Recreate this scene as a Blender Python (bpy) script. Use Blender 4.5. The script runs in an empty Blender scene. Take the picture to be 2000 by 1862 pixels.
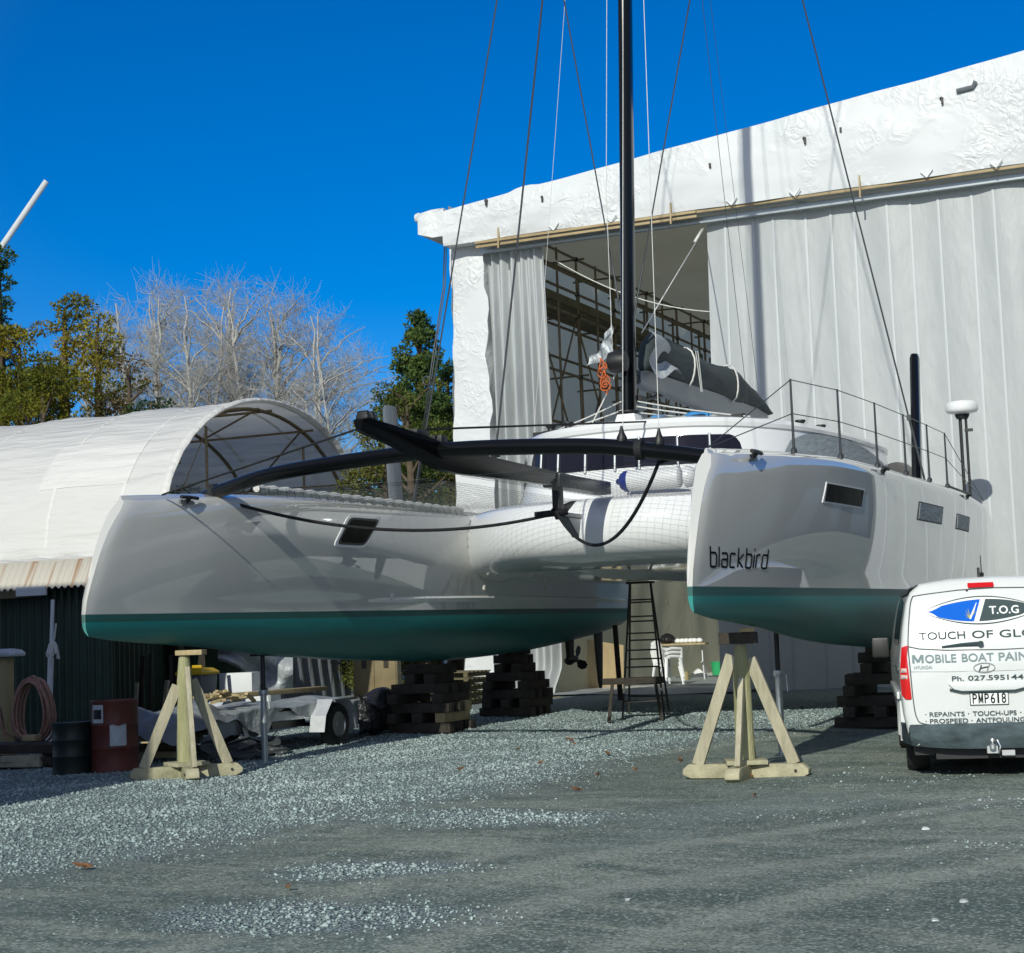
import bpy, bmesh, math, random
import numpy as np
from math import sin, cos, pi, radians, sqrt, atan, atan2, tan
from mathutils import Vector, Matrix

SC = bpy.context.scene
COL = SC.collection
random.seed(7)
rng = np.random.default_rng(7)

# ------------------------------------------------------------------ camera
FPX = 3300.0
CAM = Vector((8.58, -15.24, 1.6))
YAW = radians(24.3); ROLL = atan(.037); PITCH = atan(300 * cos(ROLL) / FPX)
_f0 = Vector((-sin(YAW), cos(YAW), 0)); _r0 = Vector((cos(YAW), sin(YAW), 0)); _z = Vector((0, 0, 1))
FW = _f0 * cos(PITCH) + _z * sin(PITCH); _up = -_f0 * sin(PITCH) + _z * cos(PITCH)
RT = cos(ROLL) * _r0 - sin(ROLL) * _up; UP = sin(ROLL) * _r0 + cos(ROLL) * _up
cam = bpy.data.cameras.new('camera'); camo = bpy.data.objects.new('camera', cam); COL.objects.link(camo)
cam.sensor_width = 36; cam.lens = 36 * FPX / 2000; cam.clip_end = 3000; cam.clip_start = .1
m = Matrix((RT, UP, -FW)).transposed().to_4x4(); m.translation = CAM
camo.matrix_world = m
SC.camera = camo

# ------------------------------------------------------------------ light
SUN_AZ, SUN_EL = radians(5.0), radians(27)          # sun in front of the bows, a little to starboard of the camera's left
sdir = Vector((sin(SUN_AZ) * cos(SUN_EL), -cos(SUN_AZ) * cos(SUN_EL), sin(SUN_EL)))
sl = bpy.data.lights.new('sun', 'SUN'); sl.energy = 3.7; sl.angle = radians(.5); sl.color = (.98, .975, .87)
so = bpy.data.objects.new('sun', sl); COL.objects.link(so)
so.rotation_euler = sdir.to_track_quat('Z', 'Y').to_euler(); so.location = (0, -30, 40)
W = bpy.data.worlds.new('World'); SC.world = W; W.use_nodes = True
nt = W.node_tree; nt.nodes.clear()
wo = nt.nodes.new('ShaderNodeOutputWorld'); bg = nt.nodes.new('ShaderNodeBackground')
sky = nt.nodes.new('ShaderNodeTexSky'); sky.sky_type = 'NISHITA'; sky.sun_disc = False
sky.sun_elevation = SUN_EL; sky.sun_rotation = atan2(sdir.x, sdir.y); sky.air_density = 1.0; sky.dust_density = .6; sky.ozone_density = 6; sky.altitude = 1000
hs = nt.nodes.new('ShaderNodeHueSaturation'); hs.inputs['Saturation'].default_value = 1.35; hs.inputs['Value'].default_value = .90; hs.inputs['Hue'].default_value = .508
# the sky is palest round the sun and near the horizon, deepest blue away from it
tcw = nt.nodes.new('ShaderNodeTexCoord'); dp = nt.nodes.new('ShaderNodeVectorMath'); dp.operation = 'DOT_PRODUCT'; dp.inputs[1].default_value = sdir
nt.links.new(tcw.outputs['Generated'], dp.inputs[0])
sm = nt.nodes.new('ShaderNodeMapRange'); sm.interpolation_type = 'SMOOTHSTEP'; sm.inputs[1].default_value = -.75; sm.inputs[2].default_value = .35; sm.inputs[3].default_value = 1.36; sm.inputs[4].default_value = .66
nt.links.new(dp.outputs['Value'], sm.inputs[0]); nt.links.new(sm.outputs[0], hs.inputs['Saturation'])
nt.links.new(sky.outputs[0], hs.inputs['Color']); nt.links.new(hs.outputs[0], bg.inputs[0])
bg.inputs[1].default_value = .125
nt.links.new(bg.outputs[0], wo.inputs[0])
SC.view_settings.view_transform = 'Standard'; SC.view_settings.look = 'None'
SC.view_settings.exposure = 0; SC.view_settings.gamma = 1

# ------------------------------------------------------------------ helpers: placing
def ray(u, v): return FW + RT * ((u - 1000) / FPX) + UP * ((931 - v) / FPX)
def onx(u, v, x): d = ray(u, v); return CAM + d * ((x - CAM.x) / d.x)
def ony(u, v, y): d = ray(u, v); return CAM + d * ((y - CAM.y) / d.y)
def onz(u, v, z=0): d = ray(u, v); return CAM + d * ((z - CAM.z) / d.z)
def at(u, v, dep): return CAM + ray(u, v) * dep
def smooth(t): t = min(1, max(0, t)); return t * t * (3 - 2 * t)
def gz(x, y): return .2 * smooth((y - 5) / 12) + .012 * sin(x * 1.3 + y * .7) * smooth((y + 25) / 10) + .008 * sin(x * 2.9 - y * 2.1)

# ------------------------------------------------------------------ helpers: materials
def M(name, col, rough=.5, metal=0., var=0., vs=4., bump=0., bs=20., spec=.5, coat=0., trans=0., stretch=None, col2=None, detail=6, bdist=.02):
    m = bpy.data.materials.new(name); m.use_nodes = True; t = m.node_tree; b = t.nodes['Principled BSDF']
    b.inputs['Base Color'].default_value = (*col, 1); b.inputs['Roughness'].default_value = rough
    b.inputs['Metallic'].default_value = metal; b.inputs['Specular IOR Level'].default_value = spec; b.inputs['Coat Weight'].default_value = coat
    b.inputs['Coat Roughness'].default_value = .04
    tc = t.nodes.new('ShaderNodeTexCoord'); src = tc.outputs['Object']
    if stretch:
        mp = t.nodes.new('ShaderNodeMapping'); mp.inputs['Scale'].default_value = stretch; t.links.new(src, mp.inputs[0]); src = mp.outputs[0]
    if var:
        n = t.nodes.new('ShaderNodeTexNoise'); n.inputs['Scale'].default_value = vs; n.inputs['Detail'].default_value = detail; n.inputs['Roughness'].default_value = .65
        t.links.new(src, n.inputs['Vector'])
        r = t.nodes.new('ShaderNodeValToRGB'); r.color_ramp.elements[0].position = .3; r.color_ramp.elements[1].position = .7
        c0 = col2 or tuple(c * (1 - var) for c in col)
        r.color_ramp.elements[0].color = (*c0, 1); r.color_ramp.elements[1].color = (*[min(1, c * (1 + var * .6)) for c in col], 1)
        t.links.new(n.outputs['Fac'], r.inputs[0]); t.links.new(r.outputs[0], b.inputs['Base Color'])
    if bump:
        n = t.nodes.new('ShaderNodeTexNoise'); n.inputs['Scale'].default_value = bs; n.inputs['Detail'].default_value = 5
        t.links.new(src, n.inputs['Vector'])
        bp = t.nodes.new('ShaderNodeBump'); bp.inputs['Strength'].default_value = bump; bp.inputs['Distance'].default_value = bdist
        t.links.new(n.outputs['Fac'], bp.inputs['Height']); t.links.new(bp.outputs[0], b.inputs['Normal'])
    if trans:
        tr = t.nodes.new('ShaderNodeBsdfTranslucent'); tr.inputs[0].default_value = (*[c * .95 for c in col], 1)
        mx = t.nodes.new('ShaderNodeMixShader'); mx.inputs[0].default_value = trans
        out = t.nodes['Material Output']
        t.links.new(b.outputs[0], mx.inputs[1]); t.links.new(tr.outputs[0], mx.inputs[2]); t.links.new(mx.outputs[0], out.inputs[0])
    return m

MT = {}
MT['white_gel'] = None
def hull_mat():
    m = M('hull_paint', (.575, .575, .55), rough=.05, coat=.9, spec=.6); t = m.node_tree; b = t.nodes['Principled BSDF']
    g = t.nodes.new('ShaderNodeNewGeometry'); s = t.nodes.new('ShaderNodeSeparateXYZ'); t.links.new(g.outputs['Position'], s.inputs[0])
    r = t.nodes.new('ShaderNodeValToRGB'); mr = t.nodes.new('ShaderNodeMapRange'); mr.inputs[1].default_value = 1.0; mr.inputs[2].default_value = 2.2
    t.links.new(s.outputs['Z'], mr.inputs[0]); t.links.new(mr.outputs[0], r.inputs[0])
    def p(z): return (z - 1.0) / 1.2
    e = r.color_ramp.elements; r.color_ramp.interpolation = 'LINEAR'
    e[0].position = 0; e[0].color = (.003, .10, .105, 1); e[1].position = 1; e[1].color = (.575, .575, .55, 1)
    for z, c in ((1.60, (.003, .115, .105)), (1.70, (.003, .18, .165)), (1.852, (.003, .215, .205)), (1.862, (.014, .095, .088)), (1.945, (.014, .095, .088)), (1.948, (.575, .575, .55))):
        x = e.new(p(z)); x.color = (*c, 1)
    b.inputs['Coat IOR'].default_value = 1.9; b.inputs['Coat Roughness'].default_value = .008
    nz = t.nodes.new('ShaderNodeTexNoise'); nz.inputs['Scale'].default_value = 1.6; nz.inputs['Detail'].default_value = 6
    mpp = t.nodes.new('ShaderNodeMapping'); mpp.inputs['Scale'].default_value = (1, .35, 3.0); t.links.new(g.outputs['Position'], mpp.inputs[0]); t.links.new(mpp.outputs[0], nz.inputs['Vector'])
    mm = t.nodes.new('ShaderNodeMapRange'); mm.inputs[1].default_value = .3; mm.inputs[2].default_value = .7; mm.inputs[3].default_value = .86; mm.inputs[4].default_value = 1.08
    t.links.new(nz.outputs['Fac'], mm.inputs[0])
    mx = t.nodes.new('ShaderNodeMix'); mx.data_type = 'RGBA'; mx.blend_type = 'MULTIPLY'; mx.inputs[0].default_value = 1
    # the antifouling is blotchy, the gelcoat is not
    lt = t.nodes.new('ShaderNodeMath'); lt.operation = 'LESS_THAN'; lt.inputs[1].default_value = 1.947; t.links.new(s.outputs['Z'], lt.inputs[0])
    t.links.new(lt.outputs[0], mx.inputs[0]); t.links.new(r.outputs[0], mx.inputs[6]); t.links.new(mm.outputs[0], mx.inputs[7]); t.links.new(mx.outputs[2], b.inputs['Base Color'])
    ro = t.nodes.new('ShaderNodeMapRange'); ro.inputs[3].default_value = .025; ro.inputs[4].default_value = .42; t.links.new(lt.outputs[0], ro.inputs[0]); t.links.new(ro.outputs[0], b.inputs['Roughness'])
    cw = t.nodes.new('ShaderNodeMapRange'); cw.inputs[3].default_value = .9; cw.inputs[4].default_value = 0; t.links.new(lt.outputs[0], cw.inputs[0]); t.links.new(cw.outputs[0], b.inputs['Coat Weight'])
    return m
MT['hull'] = hull_mat()
MT['white'] = M('white_gelcoat', (.74, .75, .75), .12, coat=.4)
MT['carbon'] = M('black_carbon', (.004, .0045, .005), .16, spec=.35)
MT['carbongrey'] = M('grey_carbon', (.035, .037, .042), .25, spec=.4)
MT['blackmatt'] = M('black_fitting', (.012, .013, .014), .5)
MT['glass'] = M('dark_glass', (.014, .014, .024), .10, spec=.12)
MT['portglass'] = M('port_glass', (.006, .007, .006), .3, spec=.03, bump=.25, bs=5)
MT['cover_and_reflection'] = M('grey_cover_and_reflection', (.27, .31, .33), .55, var=.15, vs=3, bump=.5, bs=5, bdist=.05, stretch=(1, 1, 3))  # cover cloth; also the painted reflection of the aft portlights
MT['boomgrey'] = M('boom_grey', (.17, .19, .21), .35, metal=.3)
MT['boomdark'] = M('dark_grey_trim', (.05, .06, .065), .5)
MT['sail'] = M('sail_bag_cloth', (.045, .060, .062), .75, var=.25, vs=3, bump=.6, bs=7, bdist=.06, stretch=(1, .4, 1))
MT['silver'] = M('silver_cloth', (.45, .48, .50), .4, metal=.2, bump=.9, bs=9, bdist=.06, var=.15, vs=6)
MT['steel'] = M('stainless', (.50, .51, .51), .45, metal=.7)
MT['galv'] = M('galvanised', (.42, .45, .46), .42, metal=.75, var=.2, vs=14)
MT['alu'] = M('dull_aluminium', (.48, .50, .50), .4, metal=.8)
MT['wire'] = M('grey_wire', (.05, .055, .06), .4, metal=.3)
MT['whiterope'] = M('white_rope', (.66, .66, .62), .8, bump=.8, bs=40)
MT['blackrope'] = M('black_rope', (.010, .011, .012), .75, bump=.6, bs=60)
MT['orange'] = M('orange_rope', (.55, .13, .035), .8)
MT['blue'] = M('blue_plastic', (.012, .03, .22), .35)
MT['bluecloth'] = M('blue_cloth', (.05, .28, .62), .6)
MT['fender'] = M('white_vinyl', (.72, .73, .74), .35)
MT['net'] = M('net_cord', (.10, .11, .11), .8)
MT['pine'] = M('treated_pine', (.43, .39, .285), .75, var=.32, vs=3.2, bump=.5, bs=30, stretch=(3, 3, .5), col2=(.27, .255, .17))
MT['pinefoot'] = M('weathered_pine', (.40, .37, .25), .8, var=.4, vs=5, bump=.5, bs=26, col2=(.22, .215, .13))
MT['post'] = M('round_post_wood', (.34, .33, .19), .75, var=.35, vs=3, bump=.6, bs=22, stretch=(3, 3, .45), col2=(.23, .235, .11))
MT['darktimber'] = M('old_dark_timber', (.042, .035, .026), .85, var=.5, vs=4, bump=.7, bs=18)
MT['newtimber'] = M('pale_timber', (.42, .33, .18), .75, var=.3, vs=6, bump=.4, bs=22)
MT['rust'] = M('rusty_red_drum', (.13, .028, .016), .55, var=.5, vs=6, col2=(.07, .018, .013), bump=.2, bs=30)
MT['drumblack'] = M('black_green_drum', (.012, .020, .017), .5, var=.4, vs=5)
MT['drumpaint'] = M('pale_paint_patch', (.50, .54, .58), .6, var=.2, vs=10)
MT['greencorr'] = M('green_corrugated', (.010, .034, .020), .42, var=.3, vs=2.5, metal=.1)
MT['hose'] = M('pink_hose', (.36, .20, .15), .55, var=.25, vs=14)
MT['tyre'] = M('tyre_rubber', (.018, .018, .018), .8, bump=.3, bs=60)
MT['rim'] = M('silver_rim', (.40, .41, .42), .35, metal=.85)
MT['guard'] = M('galvanised_guard', (.60, .62, .64), .4, metal=.35, var=.15, vs=5)
MT['tarp'] = M('grey_tarp', (.33, .36, .37), .5, var=.25, vs=4, bump=.9, bs=5, bdist=.08)
MT['greyplastic'] = M('grey_plastic_sheet', (.17, .185, .20), .35, var=.3, vs=2, bump=.8, bs=4, bdist=.06, stretch=(1, 3, .35))
MT['darkplastic'] = M('dark_grey_plastic', (.06, .066, .07), .4, var=.4, vs=3, bump=.9, bs=6, bdist=.06)
MT['blackplastic'] = M('black_plastic', (.012, .012, .014), .35, bump=.9, bs=7, bdist=.08)
MT['whitebox'] = M('white_box', (.62, .64, .65), .5, var=.06, vs=3)
MT['yellow'] = M('yellow_plastic', (.60, .40, .02), .45)
MT['ply'] = M('plywood', (.47, .36, .20), .65, var=.22, vs=3, stretch=(1, 1, .4))
MT['beige'] = M('beige_panel', (.33, .27, .13), .6, var=.2, vs=3)
MT['chair'] = M('white_plastic', (.78, .80, .80), .35)
MT['green'] = M('green_plastic', (.02, .32, .12), .4)
MT['darkladder'] = M('dark_ladder', (.025, .022, .018), .6)
MT['scaf'] = M('scaffold_tube', (.21, .165, .095), .6, metal=.3, var=.4, vs=6)
MT['plank'] = M('scaffold_plank', (.13, .115, .06), .85, var=.3, vs=4)
MT['rail'] = M('timber_rail', (.36, .27, .14), .6, var=.25, vs=3)
MT['slab'] = M('pale_floor', (.62, .62, .56), .7, var=.2, vs=1.2)
MT['brownpanel'] = M('brown_panel', (.20, .155, .075), .6, var=.25, vs=3)
MT['railgrey'] = M('grey_cladding', (.085, .10, .09), .6, var=.12, vs=.5)
MT['railmetal'] = M('door_track_metal', (.40, .44, .46), .4, metal=.5)
MT['vanwhite'] = M('van_white_paint', (.70, .72, .71), .22, coat=.4, var=.04, vs=2)
MT['vanbumper'] = M('scuffed_bumper', (.075, .10, .11), .75, spec=.12, var=.75, vs=4.5, stretch=(.6, 1, 1.3), col2=(.022, .032, .036), detail=9)
MT['red'] = M('red_lens', (.62, .008, .008), .12, coat=.6)
MT['clear'] = M('clear_lens', (.65, .55, .50), .15, coat=.5)
MT['gap'] = M('panel_gap', (.09, .10, .10), .7)
MT['inkgrey'] = M('grey_lettering', (.22, .28, .29), .8, spec=.08)
MT['inkdark'] = M('dark_lettering', (.055, .08, .085), .8, spec=.08)
MT['inkblack'] = M('black_lettering', (.010, .013, .016), .8, spec=.08)
MT['logoblue'] = M('blue_vinyl', (.010, .13, .62), .8, spec=.08)
MT['logogrey'] = M('grey_vinyl', (.065, .09, .095), .8, spec=.08)
MT['vinylwhite'] = M('white_vinyl_film', (.82, .84, .83), .8, spec=.08)
MT['logoyellow'] = M('yellow_vinyl', (.55, .5, .1), .8, spec=.08)
MT['chrome'] = M('chrome', (.55, .57, .58), .15, metal=1)
MT['leaf'] = M('dry_leaf', (.24, .12, .06), .8, var=.4, vs=30)
MT['bark_pale'] = M('pale_bark', (.42, .41, .385), .85, var=.2, vs=3)
MT['bark'] = M('brown_bark', (.10, .075, .05), .9, var=.3, vs=4)

def wrinkle_mat(name, col, trans, sheets=True, strength=1.0, rough=.42):
    """taut shrink wrap: crinkles gathered in patches between smooth sheets"""
    m = M(name, col, rough, trans=trans, spec=.35); t = m.node_tree; b = t.nodes['Principled BSDF']
    tc = t.nodes.new('ShaderNodeTexCoord'); src = tc.outputs['Object']
    big = t.nodes.new('ShaderNodeTexNoise'); big.inputs['Scale'].default_value = .75; big.inputs['Detail'].default_value = 3; t.links.new(src, big.inputs['Vector'])
    mr = t.nodes.new('ShaderNodeMapRange'); mr.inputs[1].default_value = .46; mr.inputs[2].default_value = .60; t.links.new(big.outputs['Fac'], mr.inputs[0])
    v = t.nodes.new('ShaderNodeTexNoise'); v.inputs['Scale'].default_value = 3.6; v.inputs['Detail'].default_value = 1.2; v.inputs['Distortion'].default_value = 2.4; t.links.new(src, v.inputs['Vector'])
    mu = t.nodes.new('ShaderNodeMath'); mu.operation = 'MULTIPLY'; t.links.new(mr.outputs[0], mu.inputs[0]); t.links.new(v.outputs['Fac'], mu.inputs[1])
    lo = t.nodes.new('ShaderNodeTexNoise'); lo.inputs['Scale'].default_value = .6; lo.inputs['Detail'].default_value = 1; t.links.new(src, lo.inputs['Vector'])
    ad = t.nodes.new('ShaderNodeMath'); ad.operation = 'ADD'; t.links.new(mu.outputs[0], ad.inputs[0]); t.links.new(lo.outputs['Fac'], ad.inputs[1])
    bp = t.nodes.new('ShaderNodeBump'); bp.inputs['Strength'].default_value = strength; bp.inputs['Distance'].default_value = .06
    t.links.new(ad.outputs[0], bp.inputs['Height']); t.links.new(bp.outputs[0], b.inputs['Normal'])
    return m
MT['wrap'] = wrinkle_mat('shrink_wrap', (.69, .71, .715), .10, strength=.8)
MT['wrapin'] = wrinkle_mat('shrink_wrap_inner', (.95, .91, .74), .65, strength=.4)
MT['roofwrap'] = wrinkle_mat('shrink_wrap_roof', (.38, .365, .27), .30, strength=.4)
MT['curtain'] = M('curtain_sheet', (.60, .625, .63), .45, trans=.34, bump=.5, bs=1.5, bdist=.10, stretch=(1.6, 1, .5), var=.05, vs=2)
MT['seam'] = M('curtain_seam', (.50, .525, .54), .5)
MT['tent'] = M('tent_fabric', (.88, .875, .85), .5, trans=.36, var=.05, vs=1.2, bump=1.0, bs=2.6, bdist=.10, stretch=(.20, 1.5, 1.5))

def corr_rust():
    m = M('rusty_roof_iron', (.46, .43, .36), .6); t = m.node_tree; b = t.nodes['Principled BSDF']
    tc = t.nodes.new('ShaderNodeTexCoord'); mp = t.nodes.new('ShaderNodeMapping'); mp.inputs['Scale'].default_value = (9, .5, .25); t.links.new(tc.outputs['Object'], mp.inputs[0])
    n = t.nodes.new('ShaderNodeTexNoise'); n.inputs['Scale'].default_value = 1.2; n.inputs['Detail'].default_value = 5; t.links.new(mp.outputs[0], n.inputs['Vector'])
    r = t.nodes.new('ShaderNodeValToRGB'); e = r.color_ramp.elements; e[0].position = .32; e[0].color = (.34, .20, .11, 1); e[1].position = .48; e[1].color = (.52, .49, .42, 1)
    t.links.new(n.outputs['Fac'], r.inputs[0]); t.links.new(r.outputs[0], b.inputs['Base Color']); return m
MT['rustroof'] = corr_rust()

def ground_mat():
    m = bpy.data.materials.new('yard_surface'); m.use_nodes = True; t = m.node_tree; b = t.nodes['Principled BSDF']
    L = t.links.new
    g = t.nodes.new('ShaderNodeNewGeometry'); P = g.outputs['Position']
    def noise(s, d=5, rough=.6, vec=None, dist=0):
        n = t.nodes.new('ShaderNodeTexNoise'); n.inputs['Scale'].default_value = s; n.inputs['Detail'].default_value = d; n.inputs['Roughness'].default_value = rough; n.inputs['Distortion'].default_value = dist
        L(vec or P, n.inputs['Vector']); return n.outputs['Fac']
    def math(op, a, c, d=None):
        n = t.nodes.new('ShaderNodeMath'); n.operation = op
        for i, x in enumerate((a, c, d)):
            if x is None: continue
            if isinstance(x, (int, float)): n.inputs[i].default_value = x
            else: L(x, n.inputs[i])
        return n.outputs[0]
    def mrange(x, a, c, lo=0, hi=1):
        n = t.nodes.new('ShaderNodeMapRange'); n.interpolation_type = 'SMOOTHSTEP'
        L(x, n.inputs[0]); n.inputs[1].default_value = a; n.inputs[2].default_value = c; n.inputs[3].default_value = lo; n.inputs[4].default_value = hi; return n.outputs[0]
    def mix(f, c0, c1, mode='MIX'):
        n = t.nodes.new('ShaderNodeMix'); n.data_type = 'RGBA'; n.blend_type = mode
        if isinstance(f, (int, float)): n.inputs[0].default_value = f
        else: L(f, n.inputs[0])
        for i, c in ((6, c0), (7, c1)):
            if isinstance(c, tuple): n.inputs[i].default_value = (*c, 1)
            else: L(c, n.inputs[i])
        return n.outputs[2]
    at_ = t.nodes.new('ShaderNodeAttribute'); at_.attribute_name = 'gravel'
    tk = t.nodes.new('ShaderNodeAttribute'); tk.attribute_name = 'track'
    m1 = math('ADD', at_.outputs['Fac'], math('MULTIPLY', math('SUBTRACT', noise(2.6, 9, .78), .5), 1.3))
    mask = mrange(m1, .30, .70)
    # stones
    vo = t.nodes.new('ShaderNodeTexVoronoi'); vo.inputs['Scale'].default_value = 46; vo.inputs['Randomness'].default_value = 1; L(P, vo.inputs['Vector'])
    vo2 = t.nodes.new('ShaderNodeTexVoronoi'); vo2.inputs['Scale'].default_value = 62; L(P, vo2.inputs['Vector'])
    sv = t.nodes.new('ShaderNodeSeparateColor'); L(vo.outputs['Color'], sv.inputs[0])
    sv2 = t.nodes.new('ShaderNodeSeparateColor'); L(vo2.outputs['Color'], sv2.inputs[0])
    st = mix(sv.outputs[0], (.275, .355, .35), (.54, .64, .625))
    st = mix(mrange(vo.outputs['Distance'], .25, .65), st, (.11, .14, .145))
    # packed earth and fines: streaks that run the way the vehicles go
    mp = t.nodes.new('ShaderNodeMapping'); mp.inputs['Rotation'].default_value = (0, 0, radians(-4)); mp.inputs['Scale'].default_value = (.34, 1.1, 1); L(P, mp.inputs[0])
    s1 = noise(.75, 9, .72, mp.outputs[0], 1.6)
    de = mix(mrange(s1, .40, .66), (.115, .155, .134), (.325, .36, .295))
    mp3 = t.nodes.new('ShaderNodeMapping'); mp3.inputs['Rotation'].default_value = (0, 0, radians(14)); mp3.inputs['Scale'].default_value = (1.7, .22, 1); L(P, mp3.inputs[0])
    s3 = noise(.8, 9, .70, mp3.outputs[0], 1.3); de = mix(mrange(s3, .54, .70, 0, .6), de, (.365, .40, .335)); de = mix(mrange(s3, .30, .44, .55, 0), de, (.085, .118, .102))
    s2 = noise(.33, 3, .5)
    de = mix(mrange(s2, .52, .7, 0, .7), de, (.225, .285, .26))
    de = mix(mrange(math('MULTIPLY', tk.outputs['Fac'], math('ADD', .25, noise(1.6, 8, .75, mp.outputs[0], 1.0))), .30, .75, 0, .8), de, (.36, .39, .325))
    ng = noise(9, 6, .7)
    de = mix(mrange(ng, .3, .7, .0, .45), de, (.09, .125, .108))
    sp = math('GREATER_THAN', sv2.outputs[1], .82)
    de = mix(math('MULTIPLY', sp, .7), de, (.42, .46, .43))
    sp2 = math('LESS_THAN', sv2.outputs[2], .22)
    de = mix(math('MULTIPLY', sp2, .5), de, (.03, .036, .036))
    L(mix(mask, de, st), b.inputs['Base Color'])
    b.inputs['Roughness'].default_value = .9; b.inputs['Specular IOR Level'].default_value = .25
    h = math('ADD', math('MULTIPLY', math('SUBTRACT', 1.0, vo.outputs['Distance']), math('ADD', math('MULTIPLY', mask, .028), .004)), math('MULTIPLY', noise(14, 5, .7), .016))
    bp = t.nodes.new('ShaderNodeBump'); bp.inputs['Strength'].default_value = .8; bp.inputs['Distance'].default_value = 1.0; L(h, bp.inputs['Height']); L(bp.outputs[0], b.inputs['Normal'])
    return m
MT['ground'] = ground_mat()

def crown_mat(name, ca, cb, rough=.7):
    m = bpy.data.materials.new(name); m.use_nodes = True; t = m.node_tree; b = t.nodes['Principled BSDF']
    g = t.nodes.new('ShaderNodeNewGeometry'); n = t.nodes.new('ShaderNodeTexNoise'); n.inputs['Scale'].default_value = .55; n.inputs['Detail'].default_value = 4
    t.links.new(g.outputs['Position'], n.inputs['Vector'])
    r = t.nodes.new('ShaderNodeValToRGB'); r.color_ramp.elements[0].position = .35; r.color_ramp.elements[1].position = .65
    r.color_ramp.elements[0].color = (*ca, 1); r.color_ramp.elements[1].color = (*cb, 1)
    t.links.new(n.outputs['Fac'], r.inputs[0])
    mx = t.nodes.new('ShaderNodeMix'); mx.data_type = 'RGBA'; mx.blend_type = 'MULTIPLY'; mx.inputs[0].default_value = 1
    mr = t.nodes.new('ShaderNodeMapRange'); mr.inputs[3].default_value = .6; mr.inputs[4].default_value = 1.4; t.links.new(g.outputs['Random Per Island'], mr.inputs[0])
    t.links.new(r.outputs[0], mx.inputs[6]); t.links.new(mr.outputs[0], mx.inputs[7]); t.links.new(mx.outputs[2], b.inputs['Base Color'])
    b.inputs['Roughness'].default_value = rough; b.inputs['Specular IOR Level'].default_value = .2
    tr = t.nodes.new('ShaderNodeBsdfTranslucent'); t.links.new(mx.outputs[2], tr.inputs[0]); ms = t.nodes.new('ShaderNodeMixShader'); ms.inputs[0].default_value = .25
    t.links.new(b.outputs[0], ms.inputs[1]); t.links.new(tr.outputs[0], ms.inputs[2]); t.links.new(ms.outputs[0], t.nodes['Material Output'].inputs[0])
    return m

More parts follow.
